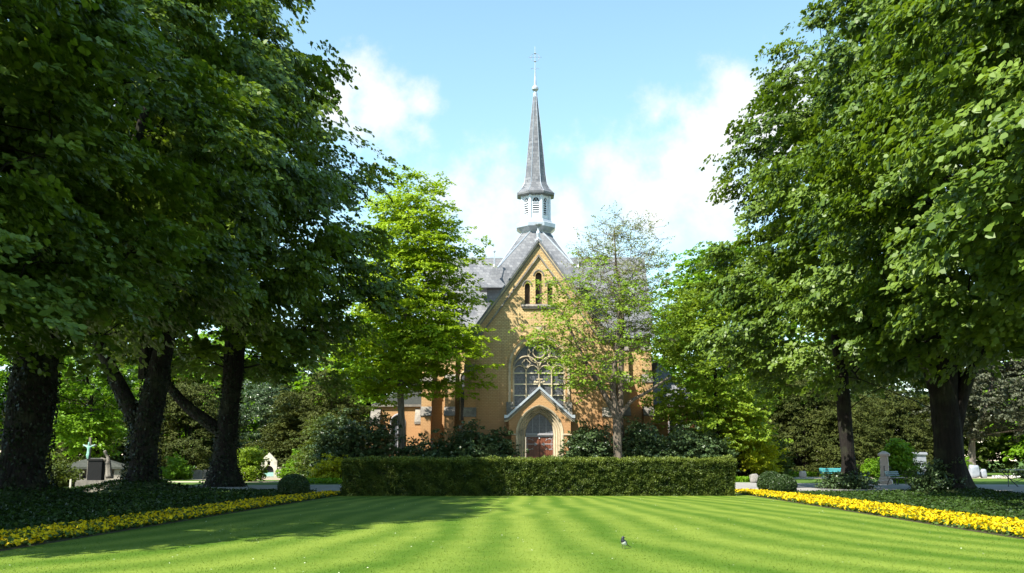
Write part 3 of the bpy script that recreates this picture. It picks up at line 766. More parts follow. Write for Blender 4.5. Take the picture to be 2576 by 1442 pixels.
tr.box(-.17, .17, .12, .4, 7.2, 7.32); tr.build('window_tracery', MT['stone'], ch)
for z in (7.93, 7.10, 6.26):
    b = MB(); b.box(-1.86, 1.86, .33, .39, z-.035, z+.035); b.build('window_transom', MT['transom'], ch)
b = MB(); b.prism_x([(-.35, 4.75), (.4, 4.75), (.4, 5.42), (.3, 5.42)], -2.0, 2.0); b.build('window_sill', MT['lead'], ch)
for s in (-1, 1):
    b = MB(); x0, x1 = sorted((s*1.95, s*2.45)); b.prism_x([(-.6, 4.35), (.1, 4.35), (.1, 5.75), (-.05, 5.75)], x0, x1)
    b.build('sill_block', MT['dark_stone'], ch)
# radiating brick arch over the great window
vo = MB(); pts = arch_pts(2.5, 8.36, 2.72, 22)
vo.strip(pts, .36, -.035, 0); vo.build('window_arch', MT['brick'], ch)

# ---- porch
PY = -1.35; PH = 2.27
po = MB()
po.wall([(-PH, 3.35), (PH, 3.35), (PH, 4.55), (0, 6.52), (-PH, 4.55)], [], PY, PY+.02) if False else None
body = [(-PH+.18, -.3), (PH-.18, -.3), (PH-.18, 3.3), (PH, 3.35), (PH, 4.45), (0, 6.5), (-PH, 4.45), (-PH, 3.35), (-PH+.18, 3.3)]
po.wall(body, [arch_loop(1.62, -.2, 3.35, 2.12, 16)], PY, PY+.45)
for s in (-1, 1):
    x0, x1 = sorted((s*(PH-.18), s*(PH-.55))); po.box(x0, x1, PY+.45, 0, -.3, 4.4)
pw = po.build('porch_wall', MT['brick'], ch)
for s in (-1, 1):
    b = MB(); x0, x1 = sorted((s*(PH+.06), s*1.70)); b.box(x0, x1, PY-.07, PY, 3.26, 3.37)
    b.build('impost_band', MT['stone'], pw)
# stepped portal reveal
mb = MB(); rings = []
seq = [(1.74, PY-.05), (1.72, PY-.06), (1.62, PY-.02), (1.60, PY+.14), (1.54, PY+.19), (1.47, PY+.14), (1.44, PY+.30), (1.38, PY+.42), (1.31, PY+.37), (1.29, PY+.52), (1.22, PY+.62), (1.15, PY+.58), (1.12, PY+.74), (1.05, PY+.82), (1.02, PY+1.0), (1.02, PY+1.35)]
for a, y in seq: rings.append([(x, y, z) for x, z in arch_loop(a, -.1, 3.35, .62+a*.86, 16)])
mb.loft(rings, False, False); arr = mb.build('portal_arch', MT['stone'], ch)
b = MB(); b.wall(arch_loop(1.03, 3.42, 3.45, 1.40, 14), [], PY+1.0, PY+1.04); tym = b.build('tympanum_glass', MT['glass'], ch)
b = MB()
for x in (-.5, 0, .5): b.box(x-.02, x+.02, PY+.97, PY+1.0, 3.42, 4.6 if x else 4.8)
b.build('glazing_bar', MT['iron'], tym)
b = MB(); b.box(-1.02, 1.02, PY+.84, PY+1.04, 3.27, 3.42); b.box(-1.02, 1.02, PY+.93, PY+1.04, 3.14, 3.27); b.build('door_lintel', MT['iron'], ch)
for s in (-1, 1):
    b = MB(); x0, x1 = sorted((s*.012, s*1.0)); b.box(x0, x1, PY+.98, PY+1.05, 0.1, 3.13)
    for k in range(5): xx = x0+.1+(x1-x0-.2)*k/4; b.box(xx-.085, xx+.085, PY+.972, PY+.98, .15, 3.08)
    d = b.build('door_leaf', MT['door'], ch)
    h = MB(); y = PY+.955
    def st(pts, w=.035): h.strip([(s*x, z) for x, z in pts], w, y, y+.02)
    for zc in (2.62,):
        st([(.98, zc), (.3, zc)], .06)
        h.prism([(s*.36, zc+.13), (s*.36, zc-.13), (s*.12, zc)] if s < 0 else [(s*.36, zc-.13), (s*.36, zc+.13), (s*.12, zc)], y, y+.02)
        for q in (-1, 1):
            st([(.9, zc)]+[(.72+.22*math.cos(t), zc+q*(.24+.14*math.sin(t))) for t in (-.9, -.3, .3, .9, 1.6, 2.3)]+[(.45, zc+q*.26)], .035)
            st([(.95, zc+q*.4), (.75, zc+q*.42), (.58, zc+q*.34), (.46, zc+q*.40)], .035)
    h.build('strap_hinge', MT['iron'], d)
b = MB(); b.box(-1.0, 1.0, PY+1.08, PY+1.12, -.2, 3.3); b.build('added_dark_backing', MT['hole'], ch)  # dark panel added so the gap between the leaves stays dark
b = MB(); b.lathe([(.01, 3.0), (.045, 3.02), (.045, 3.07), (.01, 3.1)], 8, (0, PY+.93)); b.build('door_knob', MT['white_wood'], ch)
# porch coping with turned-out ends, cross finial
def cop(off, w, y0, y1, name, mat):
    k = 1/math.hypot(1, .9); b = MB(); t0 = 6.5+off/k; t1 = 6.5+(off+w)/k; xe = PH+.08
    half = [(xe, t0-.9*xe), (xe+.24, t0-.9*xe-.03), (xe+.24, t1-.9*xe), (xe, t1-.9*xe)]
    b.prism([(0, t1)]+[(x, z) for x, z in half[::-1]]+[(0, t0)]+[(-x, z) for x, z in half], y0, y1)
    return b.build(name, mat, ch)
cop(.10, .15, PY-.22, PY+.35, 'porch_coping', MT['lead'])
cop(-.02, .12, PY-.14, PY+.3, 'porch_coping', MT['dark_stone'])
cop(-.10, .08, PY-.06, PY, 'porch_moulding', MT['stone'])
b = MB()
b.add([(-PH-.1, PY+.3, 4.5), (0, PY+.3, 6.6), (PH+.1, PY+.3, 4.5), (-PH-.1, -.0, 4.5), (0, -.0, 6.6), (PH+.1, -.0, 4.5)], [(0, 1, 4, 3), (1, 2, 5, 4)])
b.build('porch_roof', MT['lead'], ch)
b = MB(); b.tube([(0, PY, 6.6), (0, PY, 7.0), (0, PY, 7.35)], [.11, .06, .1], 6); b.box(-.22, .22, PY-.12, PY+.12, 7.3, 7.38)
for q in ((-.33, 7.13), (.33, 7.13), (0, 7.2), (-.16, 7.1), (.16, 7.1)): b.lathe([(.02, q[1]-.09), (.1, q[1]-.05), (.11, q[1]+.03), (.03, q[1]+.1)], 7, (q[0], PY))
b.tube([(-.33, PY, 7.1), (.33, PY, 7.1)], .06, 6); b.build('porch_finial', MT['stone'], ch)
for s in (-1, 1):
    b = MB(); c = s*(PH-.05); b.loft([[(c+sx*w, PY+.1+sy*.35, z) for sx, sy in ((-1, -1), (1, -1), (1, 1), (-1, 1))] for w, z in ((.42, -.3), (.40, 1.2), (.34, 1.35), (.24, 1.55), (.20, 2.0), (.12, 2.15))])
    b.build('porch_buttress_base', MT['pale_stone'], ch)

# ---- buttresses
def buttress(x0, x1, y0, y1, steps, name='buttress'):
    """steps: (z_top, depth) from the ground up; each step ends in a sloping stone cap"""
    b = MB(); allcaps = []; z = -.3
    for i, (zt, d) in enumerate(steps):
        nd = steps[i+1][1] if i+1 < len(steps) else 0
        b.box(x0, x1, y0-d, y1, z, zt)
        caps = MB(); allcaps.append(caps); caps.prism_x([(y0-d-.06, zt), (y0-nd-.003, zt), (y0-nd-.003, zt+.85*(d-nd)+.35), (y0-d-.06, zt+.08)], x0-.04, x1+.04)
        z = zt
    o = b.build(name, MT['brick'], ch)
    for caps in allcaps: caps.build('buttress_cap', MT['dark_stone'], o)
    return o
for s in (-1, 1):
    x0, x1 = sorted((s*(HW+.003), s*(HW+.88))); buttress(x0, x1, .35, 1.2, [(4.6, 1.0), (8.0, .55), (10.2, .3)])
# ---- transept (slate roof across, behind the gable)
TX = 9.3; TYf, TYb = 6.4, 15.6; TZ = 11.7; RZ = 18.85; RY = 11.0
for s in (-1, 1):
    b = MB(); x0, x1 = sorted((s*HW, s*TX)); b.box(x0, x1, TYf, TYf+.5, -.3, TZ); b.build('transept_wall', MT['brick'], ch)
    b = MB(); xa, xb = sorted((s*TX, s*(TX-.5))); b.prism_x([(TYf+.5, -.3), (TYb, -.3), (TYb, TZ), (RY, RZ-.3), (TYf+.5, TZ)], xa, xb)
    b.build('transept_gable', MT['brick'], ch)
for s in (-1, 1):
    for xc in (TX-.4, HW+2.3):
        x0, x1 = sorted((s*(xc-.4), s*(xc+.4))); buttress(x0, x1, TYf, TYf+.1, [(4.9, 1.3), (7.6, .8), (10.2, .4)])
    # tall transept windows
    xc = s*(HW+1.05); g = MB(); g.wall(shift(arch_loop(.42, 4.6, 8.0, .55, 6), xc), [], TYf-.02, TYf+.02); w = g.build('transept_window', MT['glass'], ch)
    f = MB(); f.strip(shift(arch_loop(.47, 4.6, 8.0, .62, 8), xc), .12, TYf-.1, TYf); f.build('frame', MT['stone'], w)
def roof_slab(b, quad, t=.14):
    q = [Vector(p) for p in quad]; n = (q[1]-q[0]).cross(q[3]-q[0]).normalized()
    if n.z < 0: n = -n
    b.add([p for p in q]+[p+n*t for p in q], [(0, 1, 2, 3), (4, 5, 6, 7), (0, 1, 5, 4), (1, 2, 6, 5), (2, 3, 7, 6), (3, 0, 4, 7)])
b = MB()
roof_slab(b, [(-TX-.25, TYf-.45, TZ-.35), (TX+.25, TYf-.45, TZ-.35), (TX+.25, RY, RZ-.15), (-TX-.25, RY, RZ-.15)])
roof_slab(b, [(-TX-.25, TYb+.45, TZ-.35), (TX+.25, TYb+.45, TZ-.35), (TX+.25, RY, RZ-.15), (-TX-.25, RY, RZ-.15)])
b.build('transept_roof', MT['slate'], ch)
b = MB(); b.box(-TX-.28, TX+.28, RY-.12, RY+.12, RZ-.04, RZ+.1); b.build('ridge_flashing', MT['lead'], ch)
b = MB()
for s in (-1, 1): roof_slab(b, [(s*(HW+.35), .5, 11.35-.35*SL+.05), (s*(HW+.35), RY, 11.35-.35*SL+.05), (0, RY, 18.0), (0, .5, 18.0)])
b.build('nave_roof', MT['slate'], ch)
for s in (-1, 1):
    b = MB(); b.tube([(s*(HW+.4), .7, 11.0), (s*(HW+.4), TYf-.5, 11.0)], .1, 6); x0, x1 = sorted((s*(HW+.4), s*(TX+.3))); b.tube([(x0, TYf-.55, 11.3), (x1, TYf-.55, 11.3)], .1, 6)
    b.build('gutter', MT['lead'], ch)
# corner dormer turret with a flared slate cap on the left, and one on the right
for s in (-1, 1):
    cx_, cy_ = s*3.5, 6.9
    b = MB(); k = 1.0
    prof = [(1.25, 15.35), (1.25, 15.42), (.82, 15.75), (.46, 16.2), (.32, 16.6), (.2, 17.1), (.12, 17.3), (.1, 17.35)]
    b.loft([[(cx_+sx*w*k, cy_+sy*w*k, z) for sx, sy in ((-1, -1), (1, -1), (1, 1), (-1, 1))] for w, z in prof]); t_ = b.build('dormer_turret', MT['slate'], ch)
    b = MB(); b.box(cx_-.6, cx_+.6, cy_-.6, cy_+.6, 12.5, 15.36); b.build('dormer_wall', MT['slate'], t_)
    b = MB(); b.tube([(cx_, cy_, 17.3), (cx_, cy_, 17.5), (cx_, cy_, 18.6)], [.13, .05, .03], 6); b.lathe([(.02, 18.5), (.08, 18.56), (.11, 18.66), (.03, 18.72)], 8, (cx_, cy_)); b.build('dormer_finial', MT['lead'], t_)
# ---- crossing roof and spire
SX, SY = .06, RY
def octo(ap, z, rot=0):
    r = ap/math.cos(math.pi/8); return [(SX+r*math.cos(math.pi/8+k*math.pi/4), SY+r*math.sin(math.pi/8+k*math.pi/4), z) for k in range(8)]
top = octo(1.22, 20.98)
BH, BZ = 3.3, 17.4
bot = []
for p in top:
    dx, dy = p[0]-SX, p[1]-SY; bot.append((SX+math.copysign(BH, dx), SY+math.copysign(BH, dy), BZ))
low = [(SX+math.copysign(4.35, p[0]-SX), SY+math.copysign(4.35, p[1]-SY), 12.2) for p in top]
b = MB(); b.add(bot+top, [(k, (k+1) % 8, 8+(k+1) % 8, 8+k) for k in range(8)]); b.add(low+bot, [(k, (k+1) % 8, 8+(k+1) % 8, 8+k) for k in (1, 3, 5, 7)]); b.build('crossing_roof', MT['slate'], ch)
b = MB()
for k in range(8): b.tube([Vector(top[k])+Vector((0, 0, .01)), Vector(bot[k])], [.05, .06], 5)
b.build('hip_flashing', MT['lead'], ch)
b = MB(); b.loft([octo(1.2, 20.9), octo(1.25, 21.05), octo(1.68, 21.42), octo(1.70, 21.75), octo(1.42, 21.9), octo(1.3, 22.15), octo(1.24, 22.2)])
b.build('spire_skirt', MT['lead'], ch)
# belfry: eight posts, arches, louvres
bel = MB(); o8 = octo(1.17, 0)
for k in range(8):
    p = Vector(o8[k]); bel.tube([(p.x, p.y, 22.1), (p.x, p.y, 24.3)], .15, 6)
bf = bel.build('belfry', MT['white_wood'], ch)
inn = MB(); inn.loft([octo(.95, 22.15), octo(.95, 24.35)]); inn.build('belfry_core', MT['hole'], bf)  # solid near-black core in place of the shade behind the louvres
for k in range(8):
    a = Vector(o8[k]); c = Vector(o8[(k+1) % 8]); mid = (a+c)/2; ux = (c-a).normalized(); n_ = Vector((mid.x-SX, mid.y-SY, 0)).normalized()
    mb = MB(); hw = (c-a).length/2
    mb.wall([(-hw, 22.15), (hw, 22.15), (hw, 24.3), (-hw, 24.3)], [arch_loop(.27, 22.5, 23.7, .36, 6)], -.04, .04)
    for q in range(6): z = 22.56+q*.2; mb.prism_x([(-.05, z), (.10, z+.12), (.10, z+.16), (-.05, z+.04)], -.27, .27)
    mb.strip([(-.14, 23.66), (0, 23.98), (.14, 23.66)], .05, -.06, 0)
    mt = Matrix((( ux.x, -n_.x, 0, mid.x), (ux.y, -n_.y, 0, mid.y), (0, 0, 1, 0), (0, 0, 0, 1)))
    mb.v = [tuple(mt @ Vector(p)) for p in mb.v]
    if n_.y < .3: mb.build('louvre_window', MT['white_wood'], bf)
b = MB(); b.loft([octo(1.3, 24.26), octo(1.62, 24.36), octo(1.64, 24.55), octo(1.50, 24.68), octo(1.22, 25.0), octo(.98, 25.55), octo(.86, 26.4), octo(.70, 28.2), octo(.52, 30.2), octo(.34, 32.0), octo(.17, 33.7)])
sp = b.build('spire', MT['slate'], ch)
b = MB()
prof8 = [(1.64, 24.55), (1.50, 24.68), (1.22, 25.0), (.98, 25.55), (.86, 26.4), (.70, 28.2), (.52, 30.2), (.34, 32.0), (.17, 33.7)]
for k in range(8): b.tube([octo(a+.01, z)[k] for a, z in prof8], .028, 4)
b.build('spire_hip', MT['lead'], sp)
b = MB(); b.lathe([(.2, 33.6), (.2, 33.95), (.13, 34.0), (.13, 34.1), (.3, 34.3), (.32, 34.45), (.22, 34.62), (.12, 34.7), (.1, 35.2), (.05, 36.0), (.03, 37.0), (.025, 38.4)], 10, (SX, SY)); b.build('spire_ball', MT['lead'], sp)
b = MB()
cc = [(SX+.38*math.cos(t*math.pi/12), SY, 37.35+.38*math.sin(t*math.pi/12)) for t in range(25)]
b.tube(cc, .022, 4, False); b.tube([(SX-.62, SY, 37.38), (SX+.62, SY, 37.38)], .02, 4); b.tube([(SX, SY, 36), (SX, SY, 37.8)], .03, 5); b.tube([(SX-.4, SY, 36.25), (SX-.15, SY, 36.35), (SX, SY, 36.1), (SX+.15, SY, 36.35), (SX+.4, SY, 36.25)], .022, 4)
for z in (36.97, 37.73): b.lathe([(.02, z-.08), (.11, z), (.02, z+.08)], 6, (SX, SY))
b.build('weather_cross', MT['iron'], sp)
# ---- low side chapels left and right
for s in (-1, 1):
    cxx = s*11.3; hwc = 1.9; y0 = 6.9
    b = MB()
    b.wall([(cxx-hwc, -.3), (cxx+hwc, -.3), (cxx+hwc, 6.0), (cxx-hwc, 6.0)], [shift(arch_loop(.55, 2.0, 4.4, .7, 8), cxx)], y0, y0+.4)
    xa, xb = sorted((cxx+s*hwc, cxx+s*(hwc-.4))); b.box(xa, xb, y0+.4, y0+5, -.3, 6.0)
    cw = b.build('side_chapel_wall', MT['brick'], ch)
    g = MB(); g.wall(shift(arch_loop(.56, 1.98, 4.4, .71, 8), cxx), [], y0+.22, y0+.26); w = g.build('chapel_window', MT['glass'], ch)
    f = MB(); f.strip(shift(arch_loop(.58, 2.0, 4.4, .72, 8), cxx), .14, y0-.08, y0+.2); f.strip([(cxx, 2.0), (cxx, 4.3)], .07, y0+.1, y0+.22); f.strip(circ(cxx, 4.55, .26), .06, y0+.1, y0+.22, True); f.build('frame', MT['iron'], w)
    b = MB(); e = hwc+.25
    b.add([(cxx-e, y0-.2, 5.9), (cxx+e, y0-.2, 5.9), (cxx+e, y0+5.2, 5.9), (cxx-e, y0+5.2, 5.9), (cxx-s*1.0, y0+2.5, 9.6 if s > 0 else 7.8), (cxx-s*1.4, y0+3.1, 9.6 if s > 0 else 7.8)], [(0, 1, 4), (1, 2, 5, 4), (2, 3, 5), (3, 0, 4, 5), (0, 3, 2, 1)])
    b.build('chapel_roof', MT['slate'] if s > 0 else simple('darker_matt_slate', (.05, .055, .05), (.03, .032, .03), 5, .95, spec=.1), ch)  # left roof gets a darker, matt slate
    b = MB(); b.box(cxx-e, cxx+e, y0-.22, y0-.003, 5.72, 5.9); b.build('cornice', MT['dark_stone'], cw)
    for q in (-1, 1):
        x = cxx+q*(hwc-.1); x0, x1 = x-.34, x+.34
        b = MB(); b.box(x0, x1, y0-.75, y0-.003, -.3, 4.3); bb = b.build('chapel_buttress', MT['brick'], ch)
        b = MB(); b.prism_x([(y0-.82, 4.3), (y0-.004, 4.3), (y0-.004, 5.6), (y0-.82, 4.5)], x0-.05, x1+.05); b.build('buttress_cap', MT['dark_stone' if s < 0 else 'stone'], bb)
        
# ------------------------------------------------------------------ hedge and clipped balls
def hedge():
    x0, x1, y0, y1, h = -7.35, 9.65, 45.15, 46.5, 1.56
    root = thing('hedge', 'long clipped yew hedge across the far end of the lawn', 'hedge', ((x0+x1)/2, (y0+y1)/2, 0))
    ox, oy = (x0+x1)/2, (y0+y1)/2
    b = MB(); nx = 70; rings = []
    for i in range(nx+1):
        x = x0+.14+(x1-x0-.28)*i/nx; ring = []
        for (yy, zz) in ((y0+.12, 0), (y0+.1, h*.5), (y0+.14, h-.14), (y0+.22, h-.07), (y1-.22, h-.07), (y1-.12, h-.14), (y1-.1, 0)):
            nn = noise.noise(Vector((x*1.2, yy*2, zz*2)))*.06; ring.append((x-ox, yy-oy+nn, zz+(nn if zz > .5 else 0)))
        rings.append(ring)
    b.loft(rings); b.build('inner_twigs', MT['core'], root)
    r = np.random.default_rng(5)
    def face(n, fn, nrm_):
        u, v = r.uniform(0, 1, n), r.uniform(0, 1, n); P = fn(u, v); return P, np.tile(np.array(nrm_, float), (n, 1))
    parts = [face(120000, lambda u, v: np.stack([x0+(x1-x0)*u, y0+0*u, h*v**.9], 1), (0, -1, 0)),
             face(46000, lambda u, v: np.stack([x0+(x1-x0)*u, y0+(y1-y0)*v, h+0*u], 1), (0, 0, 1)),
             face(7000, lambda u, v: np.stack([x0+0*u, y0+(y1-y0)*u, h*v], 1), (-1, 0, 0)),
             face(7000, lambda u, v: np.stack([x1+0*u, y0+(y1-y0)*u, h*v], 1), (1, 0, 0)),
             face(20000, lambda u, v: np.stack([x0+(x1-x0)*u, y1+0*u, h*v], 1), (0, 1, 0))]
    P = np.concatenate([p for p, _ in parts]); Nf = np.concatenate([q for _, q in parts])
    big = nf(P[:, 0]*.9, P[:, 2]*1.4+P[:, 1])*.13 + nf(P[:, 0]*4.5, P[:, 2]*5+P[:, 1]*4)*.13
    dep = r.uniform(-.13, .035, len(P)) + big
    P = P + Nf*dep[:, None]
    P[:, 2] = np.maximum(P[:, 2]-r.uniform(0, .02, len(P)), .02)
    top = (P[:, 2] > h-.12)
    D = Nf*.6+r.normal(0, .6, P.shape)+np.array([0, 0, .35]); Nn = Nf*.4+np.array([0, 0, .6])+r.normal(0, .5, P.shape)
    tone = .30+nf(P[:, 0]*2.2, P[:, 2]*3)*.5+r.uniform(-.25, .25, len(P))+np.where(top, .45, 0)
    P -= np.array([ox, oy, 0])
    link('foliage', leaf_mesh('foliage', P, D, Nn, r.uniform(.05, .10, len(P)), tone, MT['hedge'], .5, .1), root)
hedge()
def ball(loc, rad, h, label, seed, group=None):
    root = thing('clipped_bush', label, 'bush', loc, 0, group); r = np.random.default_rng(seed); n = 16000
    v = nrm(r.normal(0, 1, (n, 3))); v[:, 2] = np.where(v[:, 2] < -.55, -v[:, 2], v[:, 2])
    q = 1+.05*nf(v[:, 0]*3+seed, v[:, 2]*3+v[:, 1]*3)
    rr = r.uniform(.88, 1.03, n)*q; zc = h*.45
    P = v*rr[:, None]*np.array([rad, rad, h*.55]) + np.array([0, 0, zc]); P[:, 2] = np.maximum(P[:, 2], .02)
    D = v*.5+r.normal(0, .7, P.shape); Nn = v+r.normal(0, .5, P.shape)
    link('foliage', leaf_mesh('foliage', P, D, Nn, r.uniform(.04, .075, n), r.uniform(0, 1, n), MT['box'], .7, .1), root)
    b = MB(); b.lathe([(rad*.4, 0), (rad*.8, zc*.6), (rad*.86, zc), (rad*.7, h*.75), (rad*.2, h*.92)], 14); b.build('inner_twigs', MT['core'], root)
ball((-9.4, 44.9, 0), .64, .90, 'clipped dark boxwood ball left of the hedge in the shade', 1)
ball((12.25, 49.3, 0), .62, .97, 'boxwood ball behind, left one of the pair right of the hedge', 2)
ball((12.55, 48.2, 0), .58, .84, 'boxwood ball in front, right one of the pair right of the hedge', 3)

# ------------------------------------------------------------------ trees around the church
def twigs(b, C, p0, B, P=None, r=.012):
    for i in range(len(p0)):
        b.tube([C[B[i]], (C[B[i]]+p0[i])/2+np.array([0, 0, .05]), p0[i]], [r*1.3, r, r*.7], 3, False)
def leafy_tree(name, label, loc, prof, nb, ns, m, size, mat, bark, trunk, seed, rmin=.4, lump=.12, mind=.7, spread=(.7, .7, .3), length=1.0, width=.4, droop=.3, up=.9, outn=.3, rnd=.4, hang=.3, lift=.1, arch=.12, tw=False, group=None, rz=0, center=(0, 0), tip=.018, rmax=.2, bias=.35, cat='tree', shear=None, filt=None, toneb=None):
    r = np.random.default_rng(seed)
    root = thing(name, label, cat, loc, rz, group)
    C = bough_points(r, nb, prof, rmin, 1.0, lump, mind)
    C[:, 0] += center[0]; C[:, 1] += center[1]
    if filt is not None: C = C[filt(C)]
    tp = [t[:3] for t in trunk[0]]
    tr = [t[3] for t in trunk[0]]
    start = [t for t in tp]
    nodes, par, ends = skeleton(r, start, C, arch, bias)
    w = tube_tree(nodes, par, tip, rmax, 2.3, len(start), tr)
    P, D, Nn, sz, tone, p0 = sprays(r, C, np.array(center), ns, m, spread, length, width, droop, size, up, outn, rnd, .8, lift, None, hang)
    if tw: twigs(w, C, p0, np.repeat(np.arange(len(C)), ns), r=.012 if tw is True else tw)
    link('trunk', trunk_mesh(trunk, mat=bark, sides=10, seed=seed, flare=.25), root)
    link('limbs', w.mesh('limbs', bark), root)
    link('crown', leaf_mesh('crown', P, D, Nn, sz, tone, mat, .85, .12), root)
    return root
# bright maple left of the gable
leafy_tree('maple_tree', 'bright yellow-green maple in front of the left side of the chapel', (-7.85, 74.3, 0),
    [(6.2, 3.1), (8, 4.5), (10, 4.7), (13, 4.3), (16, 3.7), (19, 2.8), (21.3, 1.7), (22.8, .4)], 235, 14, 30, .23, MT['maple'], MT['pale_bark'],
    [[(.15, 0, -.2, .36), (.05, 0, 1.5, .29), (-.1, 0, 4, .26), (-.25, 0, 7, .23), (-.15, 0, 10, .19), (.1, 0, 13, .15), (.1, 0, 16, .11), (.1, 0, 19, .07), (.1, 0, 21, .03)]], 21,
    rmin=.15, lump=.16, mind=.75, spread=(.8, .8, .30), length=1.1, width=.5, droop=.2, up=1.3, outn=.25, rnd=.28, hang=.25, lift=.02, arch=.1, center=(.45, 0), tip=.02, rmax=.16)
bpy.data.objects['maple_tree'].scale = (.95, .66, 1)
# loosely leafed tree right of the gable, leaning fork
leafy_tree('young_leafed_tree', 'sparsely leafed tree with a forked brown trunk before the chapel right of its porch', (7.45, 72.8, 0),
    [(6.4, 2.6), (8, 4.4), (10, 5.3), (12, 5.0), (14.5, 3.3), (16.0, 1.2)], 110, 9, 13, .19, MT['sparse'], MT['brown_bark'],
    [[(.05, 0, -.2, .34), (0, 0, 1.8, .28), (-.05, 0, 3.6, .27), (-.15, 0, 5.0, .25), (-.3, 0, 6.3, .2), (-.1, 0, 8.2, .16), (.15, 0, 10.5, .12), (.3, 0, 13, .07), (.3, 0, 15, .04)],
     [(-.15, 0, 4.6, .22), (-1.0, -.1, 6.2, .17), (-1.8, -.2, 7.6, .13), (-2.7, -.2, 9.4, .09), (-3.5, -.3, 11, .05)],
     [(.0, 0, 4.3, .18), (.9, -.1, 5.5, .14), (2.1, -.2, 6.2, .1), (3.6, -.3, 7.2, .06)]], 22,
    rmin=.35, lump=.14, mind=.8, spread=(.6, .6, .3), length=.9, width=.35, droop=.15, up=1.0, outn=.2, rnd=.45, hang=.2, arch=.15, tw=True, center=(-1.1, 0), tip=.014, rmax=.14)
bpy.data.objects['young_leafed_tree'].scale = (1, .78, 1)
leafy_tree('bare_topped_tree', 'nearly bare grey-twigged tree rising behind the forked tree, right of the spire', (7.9, 75.2, 0),
    [(10, 1.4), (12, 2.6), (14, 3.5), (16.5, 3.5), (18.2, 2.6), (19.5, .9)], 150, 9, 12, .11, MT['grey_sparse'], MT['brown_bark'],
    [[(0, 0, -.2, .3), (0, 0, 4, .24), (.1, 0, 8, .21), (.25, 0, 11, .19), (.2, 0, 13.5, .15), (-.1, 0, 15.5, .09), (-.2, 0, 18, .04)]], 23,
    rmin=.2, lump=.12, mind=.7, spread=(.5, .5, .35), length=.7, width=.2, droop=.05, up=.8, rnd=.6, hang=.1, lift=.6, arch=.12, tw=.012, tip=.013, rmax=.12, center=(.3, 0))
leafy_tree('olive_green_tree', 'loose olive-green tree between the chapel and the large right trees', (15.6, 79, 0),
    [(2.5, 2.6), (5, 3.7), (8, 4.0), (11, 3.6), (14, 2.6), (16.4, .8)], 150, 13, 20, .22, MT['young'], MT['bark'],
    [[(0, 0, -.2, .25), (0, 0, 3, .2), (.1, 0, 7, .15), (0, 0, 11, .08), (0, 0, 15, .04)]], 24, rmin=.35, mind=.8, length=.9, width=.3, droop=.2, up=.8, rnd=.5, tip=.015, rmax=.12)
leafy_tree('bright_green_tree', 'tall fresh green tree behind the olive-green one', (22.0, 104, 0),
    [(4, 4), (7, 6.2), (12, 7.2), (17, 6.4), (21, 4.2), (24, 1.5)], 170, 13, 26, .34, MT['bright'], MT['bark'],
    [[(0, 0, -.2, .45), (0, 0, 5, .36), (0, 0, 12, .25), (0, 0, 20, .1)]], 25, rmin=.4, mind=1.1, spread=(1, 1, .4), length=1.4, width=.5, tip=.03)
leafy_tree('bright_green_tree', 'low fresh green tree seen between the two thick left trunks', (-31.4, 75, 0),
    [(2.0, 2.2), (4, 3.2), (6.5, 3.3), (9, 2.4), (11, .8)], 100, 12, 22, .22, MT['bright'], MT['bark'],
    [[(1.6, 0, -.2, .22), (1.4, 0, 2, .18), (.8, 0, 5, .13), (0, 0, 9, .05)]], 26, rmin=.35, mind=.6, spread=(.6, .6, .25), length=.9, width=.35)
# evergreens
def yew(label, loc, rx, ry, h, seed, mat='yew', nb=150, group=None, size=.22, ns=12, m=26, name='yew_tree', cone=0, hang=.5, up=.5, lift=.15, length=1.0):
    return bush(name, label, 'tree', loc, rx, ry, h, MT[mat], nb, ns, m, size, seed, group, length=length, width=.24, up=up, rnd=.5, hang=hang, cone=cone, aspect=.42, lift=lift, zmin=.03)
YG = 'dark evergreens behind the lawn'
yew('dark yew behind the left trunks, nearest the fork of the third linden', (-28.8, 92, 0), 3.6, 3, 9.3, 41, group=YG)
yew('blue-green yew in the middle of the left evergreen group', (-24.0, 99, 0), 4.2, 3, 10.3, 42, mat='dark_leaf', group=YG)
yew('broad brownish yew beside the left side chapel', (-16.6, 90, 0), 5.2, 3.4, 9.0, 43, nb=220, group=YG)
yew('tall dark yew right of the yellow-green shrub', (26.6, 94, 0), 5.0, 3.6, 10.4, 44, nb=230, group=YG)
yew('broad yew between the slender and the forked right linden', (37.4, 100, 0), 4.4, 3.4, 9.2, 45, nb=200, group=YG)
yew('low dark yew behind the turquoise bench', (29.5, 90, 0), 3.2, 2.4, 6.4, 46, group=YG)
yew('dark yew at the far left edge behind the largest linden', (-37.5, 86, 0), 4.5, 3, 8.5, 47, group=YG)
leafy_tree('pine_tree', 'grey-green pine at the right edge behind the far graves', (43, 90, 0), [(3.6, 4.6), (6, 5.6), (9, 4.6), (12, 2.6), (13.5, 1)], 130, 14, 24, .24, MT['pine'], MT['pale_bark'],
    [[(-3.2, 0, -.2, .3), (-3.0, 0, 3, .26), (-1.6, 0, 6, .2), (0, 0, 11, .1)]], 27, rmin=.35, mind=.9, spread=(.7, .7, .3), length=.8, width=.3, rnd=.8, up=.6)
bush('evergreen_shrub', 'dark glossy shrub left of the porch', 'shrub', (-2.3, 74.6, 0), 2.3, 1.4, 3.9, MT['dark_leaf'], 110, 10, 20, .19, 51, length=.7)
bush('evergreen_shrub', 'low glossy shrub at the foot of the maple', 'shrub', (-5.9, 74.2, 0), 2.3, 1.3, 2.9, MT['dark_leaf'], 90, 10, 20, .19, 52, length=.7)
bush('evergreen_shrub', 'dark shrub left of the maple trunk', 'shrub', (-11.0, 74.6, 0), 3.2, 1.6, 5.0, MT['dark_leaf'], 130, 10, 20, .18, 53, length=.7)
